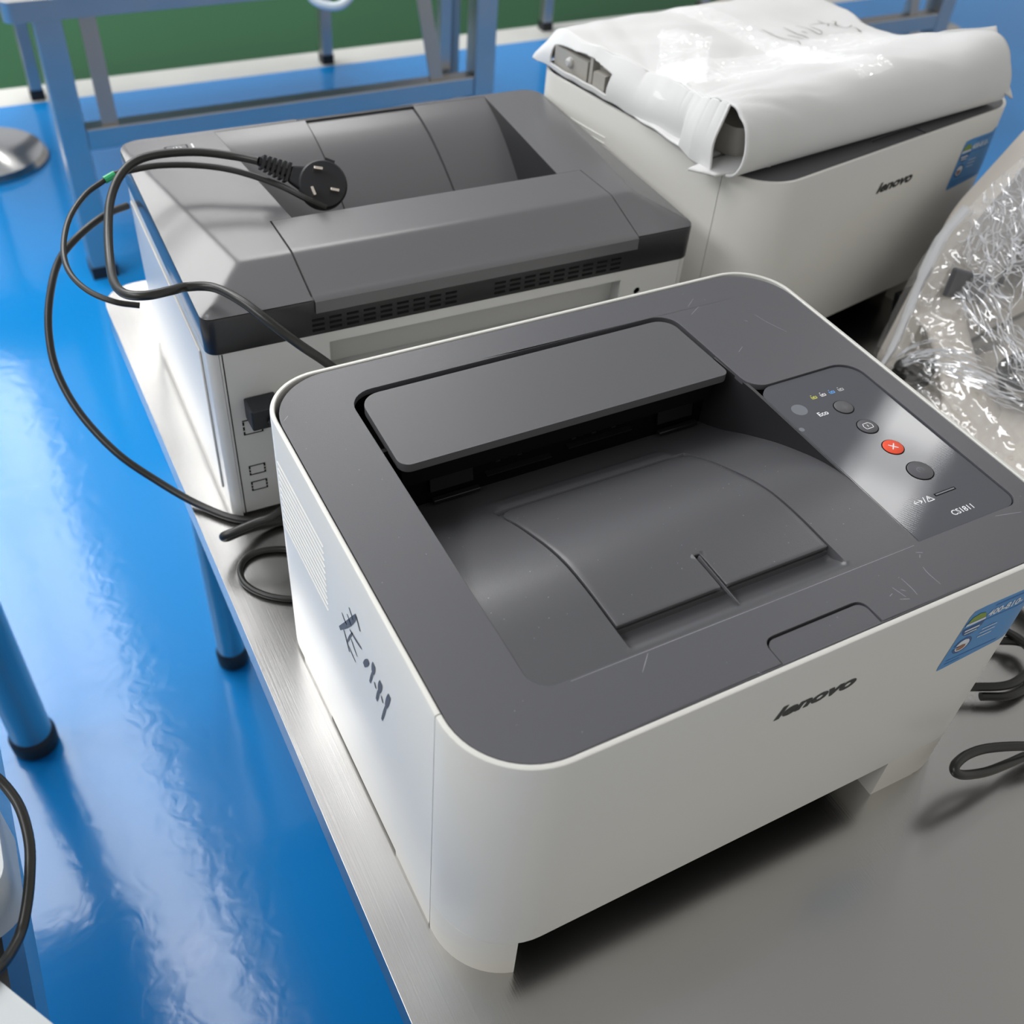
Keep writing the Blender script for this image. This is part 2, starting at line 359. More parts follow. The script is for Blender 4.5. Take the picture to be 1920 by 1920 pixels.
DATA = {
'cord_plug': [[98.0, 552.0, 13.0], [86.7, 562.8, 13.0], [71.6, 574.6, 14.0], [46.3, 586.8, 16.0], [19.3, 592.5, 16.0], [0.6, 591.3, 14.0], [-14.6, 579.5, 10.0], [-27.2, 560.9, 2.0], [-36.3, 533.6, -6.0], [-44.0, 496.5, -10.0], [-48.1, 461.3, -6.0], [-45.6, 435.1, 0.0], [-33.9, 425.0, 2.0], [-17.8, 428.3, -0.0], [-5.3, 438.6, -6.0], [10.9, 431.5, -6.0], [21.6, 405.2, -3.0], [32.4, 383.8, -8.0], [48.3, 369.4, -22.0], [69.1, 368.4, -45.0], [94.2, 375.4, -80.0], [123.3, 386.2, -130.0]],
'cord_thin': [[125.5, 523.4, -14.0], [112.7, 531.5, -8.0], [96.5, 552.1, -3.0], [70.9, 577.5, 1.0], [46.2, 593.9, 2.0], [19.3, 601.3, 3.0], [-0.8, 603.1, 2.0], [-15.0, 604.0, 0.0], [-23.6, 601.2, -2.0], [-41.0, 587.2, -4.0], [-58.2, 562.5, -8.0], [-69.4, 529.4, -12.0], [-71.4, 502.7, -16.0], [-64.1, 480.8, -20.0], [-50.0, 466.8, -24.0], [-34.8, 462.4, -28.0]],
'cord_long': [[0.3, 687.1, -70.0], [-19.7, 670.4, -66.0], [-45.8, 655.3, -72.0], [-68.2, 641.9, -85.0], [-84.1, 612.8, -100.0], [-93.1, 590.7, -120.0], [-95.5, 566.2, -140.0], [-88.6, 534.3, -160.0], [-71.1, 498.3, -180.0], [-47.1, 469.9, -197.0], [-25.4, 443.4, -206.0], [-3.1, 416.5, -207.0], [19.9, 406.4, -207.0], [47.6, 409.1, -207.0]],
'cord_bend': [[59.8, 385.3, -165.0], [20.8, 372.7, -172.0], [4.1, 373.8, -176.0], [-12.5, 374.9, -180.0], [-20.3, 377.7, -184.0], [-17.6, 383.3, -192.0], [-5.6, 390.8, -198.0], [13.0, 397.5, -204.0], [34.8, 397.8, -207.0], [61.2, 396.3, -207.0]],
'reflected_curl': [[28.9, 364.5, -208.0], [18.9, 370.8, -208.0], [5.1, 374.5, -208.0], [-7.5, 372.0, -208.0], [-15.3, 363.2, -208.0], [-17.0, 350.7, -208.0], [-13.5, 339.7, -208.0], [-5.5, 329.0, -208.0], [4.3, 321.1, -208.0], [11.6, 317.2, -208.0]],
'cord_right': [[434.3, -35.4, -195.0], [404.1, -24.9, -186.0], [375.0, -17.4, -180.0], [355.0, -16.3, -176.0], [341.4, -18.7, -174.0], [337.3, -21.8, -175.0], [340.9, -24.5, -178.0], [351.8, -26.2, -183.0], [368.3, -27.9, -188.0], [391.2, -27.8, -194.0], [414.8, -27.3, -200.0], [452.8, -30.7, -207.0]],
'cord_left': [[-202.4, 186.0, -104.0], [-192.0, 176.8, -104.0], [-186.6, 167.3, -108.0], [-183.2, 154.5, -112.0], [-183.4, 138.4, -118.0], [-187.0, 124.3, -124.0], [-192.1, 111.4, -130.0], [-197.7, 101.1, -134.0], [-203.9, 88.2, -128.0], [-209.2, 80.0, -121.0], [-221.4, 75.7, -121.0]],
'marker': [[3, [[168.18, -58.37], [164.84, -60.73], [160.63, -60.39]]], [3, [[155.6, -40.55], [152.67, -42.99], [149.67, -44.74]]], [7, [[174.24, -78.54], [160.63, -60.39], [150.87, -46.05], [144.54, -35.75]]], [4, [[145.08, -35.88], [142.79, -39.08], [139.83, -43.35]]], [3, [[159.43, -50.24], [155.58, -52.24], [153.82, -53.4]]], [4, [[167.08, -71.94], [163.21, -77.36], [159.68, -83.57]]], [4, [[156.48, -60.24], [146.87, -58.94], [138.7, -56.72]]], [3, [[162.78, -78.52], [157.3, -67.49], [152.19, -58.3]]], [3, [[155.3, -66.85], [150.75, -70.53], [146.61, -72.71]]], [3, [[159.96, -78.6], [155.12, -80.46], [149.94, -81.37]]], [7, [[136.54, -68.21], [132.6, -61.79], [128.77, -55.88]]], [8, [[120.96, -49.34], [123.4, -59.29]]], [4, [[123.4, -59.29], [128.29, -73.59]]], [4, [[121.23, -64.99], [119.69, -68.75]]], [8, [[111.55, -53.64], [115.18, -65.27]]], [5, [[115.18, -65.27], [119.27, -78.44]]], [4, [[111.92, -65.25], [110.14, -69.52]]], [7, [[100.28, -50.99], [105.81, -67.27]]], [4, [[105.81, -67.27], [112.34, -87.76]]]],
'film_writing': [[[196.0, 193.7], [191.7, 171.2], [195.8, 152.2], [193.4, 146.3], [187.1, 137.8]], [[216.5, 184.6], [214.1, 167.2], [216.6, 158.5], [215.9, 151.6]], [[203.2, 167.8], [207.0, 161.0], [209.5, 152.4]], [[223.2, 167.5], [225.5, 161.4]], [[233.9, 183.4], [235.8, 168.6], [234.3, 154.5], [240.6, 155.0]], [[246.2, 176.0], [244.0, 167.0], [244.1, 160.7], [241.5, 155.8]], [[254.2, 182.2], [271.3, 181.5], [280.8, 174.1], [275.4, 158.8], [280.9, 154.7], [293.8, 159.8]], [[275.8, 189.7], [274.6, 179.8]], [[276.7, 176.1], [267.2, 169.3]], [[287.9, 181.1], [291.0, 178.2], [279.4, 169.6], [285.0, 165.6]], [[269.5, 166.9], [272.1, 160.4]], [[283.6, 152.1], [284.7, 147.7], [276.7, 135.5]], [[283.2, 139.6], [278.8, 141.9]]],
'p3': [456.69, 398.19, 0.17268]}

M['film_white'] = mat('gathered film and glints', (0.96, 0.97, 1.0), 0.16, metal=0.45, alpha=0.8)
M['beige_in'] = mat('grey beige plastic', (0.42, 0.40, 0.36), 0.45)
# ================================================================ the setting
def seg_plane(name, x0, x1, y0, y1, m, z=FLOOR, th=20):
    return tag(mk(name, *box(x0, x1, y0, y1, z-th, z), m, smooth=0), kind='structure')
seg_plane('floor', -9000, 12000, -5000, 2745, 'floor_blue')
seg_plane('floor', -9000, 12000, 2858, 14000, 'floor_green')
seg_plane('trim_1', -9000, 12000, 2745, 2858, 'floor_tape', th=20)

# ceiling lights (above the frame; they light the room and show in the glossy surfaces)
CEIL = 1789
def ceiling_light(x, y, w, l, rz, label):
    t = thing('ceiling_light', (x, y, CEIL), label, 'ceiling light', rz, 'ceiling panel lights')
    o = (0, 0, CEIL)
    hb = join(box(-w/2-12, w/2+12, -l/2-12, -l/2, CEIL-2, CEIL+30), box(-w/2-12, w/2+12, l/2, l/2+12, CEIL-2, CEIL+30), box(-w/2-12, -w/2, -l/2, l/2, CEIL-2, CEIL+30), box(w/2, w/2+12, -l/2, l/2, CEIL-2, CEIL+30), box(-w/2, w/2, -l/2, l/2, CEIL+20, CEIL+30))
    mk('housing', *hb, 'lamp_body', t, off=(0, 0, CEIL), smooth=0)
    mk('diffuser', *box(-w/2, w/2, -l/2, l/2, CEIL, CEIL+10), 'lamp', t, off=(0, 0, CEIL), smooth=0)
    return t
rz = radians(2.7)
ceiling_light(-140, 1340, 230, 620, rz, 'narrow panel light hanging over the aisle, nearest to the desks')
for k, y0 in enumerate((2260, 3560, 4860)):
    ceiling_light(-190-30*k, y0, 250, 1260, rz, 'ceiling panel light in the aisle row, %s one' % ('second', 'third', 'fourth')[k])
    ceiling_light(-740-30*k, y0-60, 800, 1260, rz, 'wide ceiling panel light left of the aisle row, %s one' % ('first', 'second', 'third')[k])
ceiling_light(2120, 1310, 230, 420, radians(-60), 'short ceiling panel light right of the tables')
ceiling_light(2560, 1560, 230, 380, radians(-60), 'short ceiling panel light beyond the other right hand one')
ceiling_light(900, 2900, 620, 1300, rz, 'ceiling panel light right of the aisle row, first one')
ceiling_light(850, 4400, 620, 1300, rz, 'ceiling panel light right of the aisle row, second one')
ceiling_light(-1900, 600, 900, 2600, 0, 'large ceiling panel light on the far left')

# ================================================================ work table under the printers
t = thing('work_table', (350, 300, FLOOR), 'brushed stainless steel work table carrying the printers, cables and wrapped device', 'table', group='steel work tables')
TOFF = (350, 300, FLOOR)
outl = rpoly([(-33, -700, 10), (1040, -700, 10), (1040, 797, 30), (-29, 797, 36)], 6)
top = mk('tabletop', *prism(outl, TABLE-28, TABLE), 'table', t, TOFF); bev(top, 2.2, 3)
def round_leg(parent, x, y, r, off, ztop=TABLE-28, m='steel'):
    l = mk('leg', *lathe(x, y, [(r, FLOOR+28), (r, ztop)], 28), m, parent, off)
    f = lathe(x, y, [(r*0.9, FLOOR), (r*1.12, FLOOR+4), (r*1.16, FLOOR+24), (r*1.02, FLOOR+30)], 28)
    mk('rubber_foot', *f, 'rubber', l, off)
for x, y in ((28, 762), (980, 762), (28, -640), (980, -640)): round_leg(t, x, y, 19, TOFF)
mk('frame_rail', *join(box(28, 980, 750, 774, TABLE-58, TABLE-28.2), box(28, 980, -652, -628, TABLE-58, TABLE-28.2), box(16, 40, -640, 762, TABLE-58, TABLE-28.2), box(968, 992, -640, 762, TABLE-58, TABLE-28.2)), 'steel', t, TOFF, smooth=0)

# neighbouring table at the left edge
t = thing('work_table', (-500, 100, FLOOR), 'stainless work table at the lower left edge, across the aisle gap', 'table', group='steel work tables')
TO2 = (-500, 100, FLOOR)
a = Matrix.Rotation(radians(1.6), 2)
top = mk('tabletop', *prism(rpoly([(-1100, -700, 8), (-222, -700, 8), (-199, 790, 30), (-1100, 790, 30)], 6), TABLE-42, TABLE), 'table', t, TO2); bev(top, 2, 3)
for x, y in ((-242, 735), (-1050, 735), (-262, -640), (-1050, -640)): round_leg(t, x, y, 25, TO2, TABLE-42)

# ================================================================ background tables
def bg_table(x0, x1, y0, y1, ztop, label, uprights=True):
    off = (x0, y0, FLOOR)
    t = thing('steel_table', off, label, 'table', group='background steel tables')
    o = mk('tabletop', *prism(rrect(x0-70, x1+10, y0-30, y1+30, 20), ztop, ztop+35), 'steel', t, off); bev(o, 4, 3)
    for x, y in ((x0, y0), (x1, y0), (x0+28, y1), (x1-30, y1)):
        w = 24 if y == y0 else 16
        l = mk('leg', *box(x-w, x+w, y-w, y+w, FLOOR+22, ztop-0.2), 'steel', t, off, smooth=0); bev(l, 3)
        mk('rubber_foot', *box(x-w-1.5, x+w+1.5, y-w-1.5, y+w+1.5, FLOOR, FLOOR+26), 'rubber', l, off, smooth=0)
    bev(mk('rail', *box(x0+24, x1-24, y0-22, y0+14, -542, -500), 'steel', t, off, smooth=0), 3)
    bev(mk('rail', *box(x0+44, x1-46, y1-12, y1+12, ztop-110, ztop-60), 'steel', t, off, smooth=0), 3)
    if uprights:
        for x, dx in ((x0+70, 0), (x1-110, 30)):
            v = [(x-14, y0-12, -499.8), (x+16, y0-12, -499.8), (x+16, y0-6, -499.8), (x-14, y0-6, -499.8), (x-14-dx, y0+10, ztop-0.2), (x+16-dx, y0+10, ztop-0.2), (x+16-dx, y0+16, ztop-0.2), (x-14-dx, y0+16, ztop-0.2)]
            mk('upright_bar', v, box(0, 1, 0, 1, 0, 1)[1], 'bar', t, off, smooth=0)
        l = mk('leg', *box(x1-84, x1-60, y0+26, y0+50, FLOOR+10, ztop-0.2), 'steel', t, off, smooth=0)
    return t
M['bar'] = mat('stainless bar', (0.42, 0.39, 0.36), 0.35, metal=1)
bg_table(84, 945, 1854, 2775, -300, 'steel framed table behind the printers at top left')
bg_table(1648, 2330, 1854, 2821, -300, 'steel framed table at the top right, behind the foam bundle')

def stool(x, y, label):
    off = (x, y, FLOOR)
    t = thing('stool', off, label, 'stool', group='chrome based stools')
    mk('base', *lathe(x, y, [(148, FLOOR), (150, FLOOR+8), (140, FLOOR+20), (60, FLOOR+34), (30, FLOOR+44), (26, FLOOR+60)], 48), 'chrome', t, off)
    mk('post', *lathe(x, y, [(17, FLOOR+60), (17, FLOOR+330), (26, FLOOR+334), (26, FLOOR+440)], 20), 'bar', t, off)
    mk('seat', *lathe(x, y, [(150, FLOOR+440), (165, FLOOR+450), (165, FLOOR+470), (150, FLOOR+484), (30, FLOOR+488)], 40), 'black', t, off)
stool(-70, 2455, 'stool with a round polished chrome base at the left edge')
stool(1118, 2350, 'stool with a round chrome base standing behind the top left table')
stool(2930, 2400, 'stool with a round chrome base under the top right table')

def hose():
    pts = [(440, 1860, -262), (500, 1815, -262), (535, 1798, -275), (552, 1770, -300), (590, 1755, -306), (625, 1775, -290), (632, 1810, -262), (640, 1870, -262)]
    tag(mk('hose', *tube([(x, y, z+6) for x, y, z in pts], 8, 12), 'hose'), 'pale grey hose looping over the edge of the top left table', 'hose')
hose()

# ================================================================ small colour laser printer (front one; the one under the foam is its twin)
PO = (0, 0, TABLE)
W, D, R0 = 382.0, 309.0, 45.0
def tray_z(y): return hermite(y, [(39, -0.6), (60, -0.6), (84, -0.8), (104, -2.6), (120, -6.4), (138, -13), (158, -21.6), (181, -33.5), (208, -48), (235, -58)])
def arc(cx, cy, r, a0, a1, n=14): return [(cx+r*cos(radians(a0+(a1-a0)*k/n)), cy+r*sin(radians(a0+(a1-a0)*k/n))) for k in range(n+1)]
def front_path(y, r=R0, ins=0.0):
    return [(0+ins, y)]+arc(R0, R0, r-ins, 180, 270)+arc(W-R0, R0, r-ins, 270, 360)+[(W-ins, y)]
def laser_printer():
    t = thing('laser_printer', PO, 'white desktop laser printer with charcoal top, uncovered, nearest on the steel table', 'printer', group='twin white desktop laser printers')
    P = lambda name, vf, m, parent=t, sm=35: mk(name, vf[0], vf[1], m, parent, PO, sm)
    rpath = [(W, 47.4)]+arc(W-38, D-38, 38, 0, 90)+arc(38, D-38, 38, 90, 180)+[(0, 47.4)]
    o = P('rear_housing', sweep_path(rpath, wall_prof(3.0, -206, 0.6, 1.2)), 'white')
    fpath = front_path(46.8)
    fp = [(x, y) for x, y in fpath]
    cv = P('front_cover', sweep_path(fp, [(0, -172.3), (0, -0.6), (0.35, 0.25), (1.2, 0.6), (2.6, 0.6), (3.1, 0.1), (3.1, -172.3)]), 'white')
    P('seam', box(0.5, 1.2, 46.4, 47.8, -206, 0), 'black_in')
    P('seam', box(W-1.2, W-0.5, 46.4, 47.8, -206, 0), 'black_in')
    # feet
    lf = [(0, 46.8)]+arc(R0, R0, R0, 180, 253, 12); 
    o = P('foot', sweep_path(lf, [(0.2, -211), (0.0, -209), (0, -172.6), (22, -172.6), (22, -211)]), 'white_foot')
    rf = [(300, 0.3), (W-R0, 0.0)]+arc(W-R0, R0, R0, 270, 360, 12)+[(W, 46.8)]
    P('foot', sweep_path(rf, [(0.2, -211), (0.0, -209), (0, -172.6), (26, -172.6), (26, -211)]), 'white_foot')
    for x0, x1 in ((0.4, 14), (W-14, W-0.4)):
        P('foot', box(x0, x1, 208, 262, -211, -205.5), 'white_foot')
        P('foot', box(x0, x1, 49, 98, -211, -205.5), 'white_foot')
    P('inner_frame', box(14, W-14, 70, 290, -206, -90), 'black_in', sm=0)
    P('bottom_plate', prism(rrect(4, W-4, 4, D-4, 38), -171.5, -168), 'black_in')
    # rim gap and top panel
    hole = rpoly([(47, 39.5, 12), (363.5, 39.5, 9), (363.5, 187, 16), (284, 187, 13), (281, 279, 15), (48, 279, 16)], 8)
    latch_hole = rpoly([(162.5, 4.6, 0.5), (226.5, 4.6, 0.5), (226.5, 20.5, 6), (162.5, 20.5, 6)], 6)
    tp = P('top_panel', prism(rrect(3.7, W-3.7, 3.7, D-3.7, 41, 14), -4, 0.0, [hole, latch_hole]), 'dark'); bev(tp, 0.9, 3, 50)
    P('latch', prism(rpoly([(163.2, 4.2, 0.5), (225.8, 4.2, 0.5), (225.8, 19.1, 5.5), (163.2, 19.1, 5.5)], 6), -4, -0.7), 'dark')
    P('latch_well', box(160, 229, 3.9, 22, -6, -4.2), 'black_in', sm=0)
    # walls of the paper recess
    wl = [(284.6, 41), (284.6, 187), (281.6, 278), (270, 281), (58, 281), (47, 278), (46.6, 60), (47, 42)]
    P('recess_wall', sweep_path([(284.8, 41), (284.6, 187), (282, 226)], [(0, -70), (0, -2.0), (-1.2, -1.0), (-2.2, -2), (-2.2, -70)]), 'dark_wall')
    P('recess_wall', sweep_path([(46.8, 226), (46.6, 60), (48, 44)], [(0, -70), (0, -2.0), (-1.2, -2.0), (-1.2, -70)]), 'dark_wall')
    P('exit_slot', join(box(47, 283, 226, 229, -75, -4.2), box(46.5, 48, 226, 281, -20, -4.2), box(282, 283, 226, 281, -20, -4.2), box(47, 283, 280, 281, -20, -4.2), box(47, 283, 226, 281, -22, -20)), 'black_in', sm=0)
    # curved paper tray with a front channel
    xs = lin(46.9, 100.6, 18)+lin(101.4, 236.6, 45)+lin(237.4, 284.8, 16)
    ys = lin(39.6, 57, 12)+[57.4]+lin(60, 183, 50)+lin(185, 227, 16)
    def tz(x, y):
        z = tray_z(y)
        if 101.2 < x < 236.8 and y > 57.2 and y < 184: z -= 3.5
        if 106 < x < 229 and 187.5 < y < 199.5: z += 1.6
        if y <= 57.2 and y > 41:
            side = smooth01((x-100.8)/0.8)*smooth01((237.2-x)/0.8)
            z -= 6.5*smooth01((y-41)/15.0)*side
        return z
    P('paper_tray', grid(len(xs), len(ys), lambda i, j: (xs[i], ys[j], tz(xs[i], ys[j]))), 'dark_soft', sm=45)
    # centre plate with its notch
    xs2 = lin(102.2, 164.6, 20)+lin(165.0, 168.6, 2)+lin(169.0, 235.8, 20)
    ys2 = lin(57.8, 82, 10)+lin(84, 181, 40)
    def sx(i, j):
        x, y = xs2[i], ys2[j]
        if y > 172:
            k = (y-172)/9.0; ins = 9*(1-math.sqrt(max(0, 1-k*k))); c = 169; x = c+(x-c)*(66.8-ins)/66.8
        return x
    cp = P('centre_plate', grid(len(xs2), len(ys2), lambda i, j: (sx(i, j), ys2[j], tray_z(ys2[j])+0.35), lambda i, j: not (165.0 <= xs2[i] < 168.6 and ys2[j] < 82)), 'dark_soft', sm=40)
    so = cp.modifiers.new('thick', 'SOLIDIFY'); so.thickness = 2.6*S; so.offset = -1 if cp.data.polygons[0].normal.z > 0 else 1
    bev(cp, 0.7, 2, 50)
    vv = [(163.2, 82, -0.1), (170.4, 82, -0.1), (168.3, 84.5, 0.3), (165.3, 84.5, 0.3)]
    P('guide_rib', (lambda a: a)(([(166.2, 46, -1.2), (167.4, 46, -1.2), (167.8, 80, -2.2), (165.8, 80, -2.2), (166.5, 44, -0.3), (167.1, 44, -0.3), (167.2, 80, 0.4), (166.4, 80, 0.4)], box(0, 1, 0, 1, 0, 1)[1])), 'dark_soft')
    # lid over the exit
    lid = P('exit_lid', prism(rpoly([(52, 205.5, 7), (279.3, 205.5, 5), (276.5, 273.8, 13), (53.5, 273.8, 13)], 8), -5.2, 0.4), 'dark_lid'); bev(lid, 2.4, 4, 50)
    P('lid_support', box(56, 276, 214, 226, -24, -8.6), 'black_in', sm=0)
    for x0, x1 in ((78, 107), (243, 271)):
        fl = P('paper_flap', ([(x0, 222, -43), (x1, 222, -43), (x1, 225.5, -25), (x0, 225.5, -25), (x0, 224, -43.5), (x1, 224, -43.5), (x1, 226, -25), (x0, 226, -25)], box(0, 1, 0, 1, 0, 1)[1]), 'black'); bev(fl, 0.4)
        bev(P('flap_bar', box(x0+1, x1+4, 219, 223, -50.5, -48), 'black', parent=fl), 0.6)
    P('exit_ribs', join(*[box(x, x+3.2, 222.5, 225.8, -34+1.2*((i*7) % 3), -29) for i, x in enumerate(list(range(122, 152, 5))+list(range(176, 212, 5)))], box(116, 162, 221.5, 225.8, -43, -42.2), box(174, 222, 221.5, 225.8, -40, -39.2), box(60, 276, 221, 225.8, -56, -55)), 'black', sm=0)
    # control panel
    cpoly = rpoly([(285.2, 40.2, 0.3), (362.8, 40.2, 8.5), (362.8, 186.3, 15.5), (285.2, 186.3, 13)], 8)
    cpn = P('control_panel', prism(cpoly, -4, -1.2), 'panel'); bev(cpn, 0.4)
    def disc(name, x, y, r, m, z0=-1.2, z1=-0.5, sm=35, par=cpn): return P(name, lathe(x, y, [(r, z0), (r, z1-0.25), (r-0.4, z1)], 40), m, par, sm)
    def ring(x, y, r): P('button_groove', lathe(x, y, [(r+0.7, -1.3), (r+0.7, -1.15), (r, -1.13)], 40), 'black_in', cpn)
    for x, y, r, m, nm in ((327, 150, 6.0, 'dark_lid', 'power_button'), (328, 129, 6.3, 'dark', 'menu_button'), (329, 107.5, 6.3, 'red', 'cancel_button'), (329, 84.5, 7.6, 'dark', 'start_button')):
        ring(x, y, r); b_ = disc(nm, x, y, r, m)
        if nm == 'cancel_button': tag(b_, 'red button with a white cross')
    for x, y, r in ((299, 159, 5.2), (287.8, 143, 1.8)): P('indicator_dot', lathe(x, y, [(r, -1.22), (r, -1.16)], 30), 'grey_dot', cpn)
    up = lambda x0, y0: (lambda a, b: (x0+a, y0+b, -1.10))
    text('panel_lettering', 'Eco', 5.2, 'print', cpn, up(306.5, 148.5), bold=0.02, off=PO)
    text('panel_lettering', 'CS1811', 5.4, 'print', cpn, up(319.5, 47.5), bold=0.012, off=PO)
    fp3 = lambda z: (lambda a, b: (a, b, z))
    def strokes(name, ss, w, z, m, par=cpn): return P(name, join(*[ribbon(s_, w, fp3(z)) for s_ in ss]), m, par, 0)
    cx, cy = 329, 107.5
    strokes('cancel_cross', [[(cx-2.2, cy-2.2), (cx+2.2, cy+2.2)], [(cx-2.2, cy+2.2), (cx+2.2, cy-2.2)]], 0.8, -0.42, 'print')
    cx, cy = 328, 129
    strokes('menu_symbol', [[(cx-2.6, cy-2.4), (cx+2.6, cy-2.4)], [(cx+2.6, cy-2.4), (cx+3.4, cy)], [(cx+3.4, cy), (cx+2.2, cy+2.4)], [(cx+2.2, cy+2.4), (cx-2.2, cy+2.4)], [(cx-2.2, cy+2.4), (cx-3.2, cy)], [(cx-3.2, cy), (cx-2.6, cy-2.4)], [(cx, cy-1), (cx, cy+1)]], 0.5, -0.42, 'print')
    cx, cy = 329, 84.5
    strokes('start_symbol', [[(cx-1.5, cy-1.5), (cx-2.2, cy), (cx-1.2, cy+1.8), (cx+1.2, cy+1.8), (cx+2.2, cy), (cx+1.5, cy-1.5)], [(cx, cy), (cx, cy+2.6)]], 0.35, -0.42, 'grey_dot')
    ax, ay = 305, 63.2
    strokes('status_symbol', [[(ax, ay+1), (ax+6, ay+1)], [(ax, ay+1), (ax+2, ay+2.6)], [(ax, ay+1), (ax+2, ay-0.6)], [(ax+6, ay+1), (ax+4, ay+2.6)], [(ax+6, ay+1), (ax+4, ay-0.6)], [(ax+7, ay-1), (ax+8.6, ay+3.2)], [(ax+9, ay-1), (ax+14, ay-1)], [(ax+14, ay-1), (ax+11.5, ay+3)], [(ax+11.5, ay+3), (ax+9, ay-1)], [(ax+11.5, ay+0.2), (ax+11.5, ay+2)]], 0.6, -1.1, 'print')
    sl = P('status_light', join(box(321.5, 337.5, 63.8, 65.8, -1.22, -1.05)), 'black_in', cpn)
    P('status_lens', box(322.3, 336.7, 64.3, 65.2, -1.1, -0.95), 'grey_dot', cpn)
    for k, mm in enumerate(('ic_y', 'ic_m', 'ic_c', 'ic_k')):
        ix, iy = 314+7.3*k, 164.2
        strokes('toner_symbol', [[(ix, iy+2.2), (ix, iy)], [(ix, iy), (ix+3.6, iy)], [(ix+3.6, iy), (ix+3.6, iy+2.2)], [(ix+0.8, iy+0.6), (ix+2.8, iy+2.2)], [(ix+0.8, iy+1.9), (ix+2.8, iy+0.9)], [(ix+0.4, iy+3.2), (ix+1.4, iy+3.4)]], 0.62, -1.1, mm)
    # side vent ribs
    ribs = []
    for k in range(11):
        z = -29.5-5.35*k
        ribs.append(([(-0.55, 271, z-0.45), (0.05, 271, z-0.5), (0.05, 271, z+0.15), (-0.55, 193, z-0.45), (0.05, 193, z-0.5), (0.05, 193, z+0.15)], [(0, 1, 2), (3, 5, 4), (0, 3, 4, 1), (0, 2, 5, 3), (1, 4, 5, 2)]))
    P('side_vent', join(*ribs), 'white', sm=0)
    # lettering and label on the front
    text('logo_lettering', 'lenovo', 13.2, 'logo', cv, lambda a, b: (166.5+a, -0.25, -43.2+b+a*0.0), sx=1.45, shear=0.26, bold=0.044, off=PO)
    plen = lambda s_, z, d=0.25: ((s_, -d, z) if s_ <= W-R0 else ((W-R0)+(R0+d)*sin((s_-(W-R0))/R0), R0-(R0+d)*cos((s_-(W-R0))/R0), z))
    def lab(poly, d, m, name, par): 
        pts = [Vector((a, b, 0)) for a, b in poly]; xs_ = [a for a, b in poly]; N = len(poly)
        # grid clipped to the outline: scan rows
        V, F = [], []; zmin = min(b for a, b in poly); zmax = max(b for a, b in poly); n = 14; m_ = 14
        for j in range(n+1):
            z = zmin+(zmax-zmin)*(0.002+0.996*j/n); cr_ = []
            for i in range(N):
                (a0, b0), (a1, b1) = poly[i], poly[(i+1) % N]
                if (b0-z)*(b1-z) < 0: cr_.append(a0+(a1-a0)*(z-b0)/(b1-b0))
            if len(cr_) < 2: cr_ = [poly[0][0], poly[0][0]+0.01]
            a0, a1 = min(cr_), max(cr_)
            for i in range(m_+1): V.append(plen(a0+(a1-a0)*i/m_, z, d))
        for j in range(n):
            for i in range(m_): F.append((j*(m_+1)+i, j*(m_+1)+i+1, (j+1)*(m_+1)+i+1, (j+1)*(m_+1)+i))
        return P(name, (V, F), m, par, 0)
    L = lab(rpoly([(292.5, -72.5, 1), (352, -71, 9), (352, -18.5, 3), (297, -21, 6)], 6), 0.2, 'blue_label', 'support_label', cv)
    tag(L, 'light blue service label with a round badge')
    def ell(cx, cz, rx, rz_, n=24): return [(cx+rx*cos(2*pi*k/n), cz+rz_*sin(2*pi*k/n)) for k in range(n)]
    lab(ell(304.5, -36, 8.3, 9.5), 0.3, 'navy', 'label_badge', L)
    lab([(297.5, -32.5), (311.5, -32.5), (309.6, -28.2), (304.5, -26.8), (299.4, -28.2)], 0.4, 'label_green', 'label_badge', L)
    lab([(296.8, -35), (312.2, -35), (311.8, -32.9), (297.2, -32.9)], 0.45, 'label_white', 'label_badge', L)
    lab(ell(304, -54, 7, 7), 0.3, 'navy', 'label_badge', L)
    lab(ell(304, -54, 5.2, 5.2), 0.4, 'label_white', 'label_badge', L)
    lab(ell(303.5, -55.5, 3.6, 2.4), 0.5, 'label_brown', 'label_badge', L)
    text('label_lettering', '400-810-', 7.4, 'label_white', L, lambda a, b: plen(313+a, -34+b, 0.4), sx=1.0, bold=0.03, off=PO)
    lines = [(298.6, -39.5, 11.5, 1.5), (299.6, -42.2, 9.5, 1.0), (315, -45.5, 12, 0.8), (315, -49, 12, 0.8), (315, -52.5, 11, 0.8)]
    for x_, z_, l_, h_ in lines: lab([(x_, z_-h_/2), (x_+l_, z_-h_/2), (x_+l_, z_+h_/2), (x_, z_+h_/2)], 0.5, 'label_white', 'label_line', L)
    for x_, z_, l_, h_ in ((297, -65, 40, 0.9), (297, -68, 12, 0.8), (312, -36.5, 34, 0.9), (316, -25.5, 30, 1.4)): lab([(x_, z_-h_/2), (x_+l_, z_-h_/2), (x_+l_, z_+h_/2), (x_, z_+h_/2)], 0.3, 'navy_soft', 'label_line', L)
    return t
M['grey_dot'] = mat('grey print', (0.16, 0.17, 0.19), 0.3)
M['navy_soft'] = mat('mid blue print', (0.02, 0.14, 0.42), 0.4)
M['ic_y'] = mat('yellow print', (0.6, 0.6, 0.1), 0.4); M['ic_m'] = mat('pale print', (0.75, 0.72, 0.74), 0.4)
M['ic_c'] = mat('cyan print', (0.1, 0.35, 0.75), 0.4); M['ic_k'] = mat('grey white print', (0.5, 0.5, 0.5), 0.4)
printer = laser_printer()
twin = copy_tree(printer)
twin.location = (DATA['p3'][0]*S, DATA['p3'][1]*S, (TABLE+TH)*S); twin.rotation_euler = (0, 0, DATA['p3'][2])
twin['label'] = 'white desktop laser printer at the back right, under the white foam bundle'

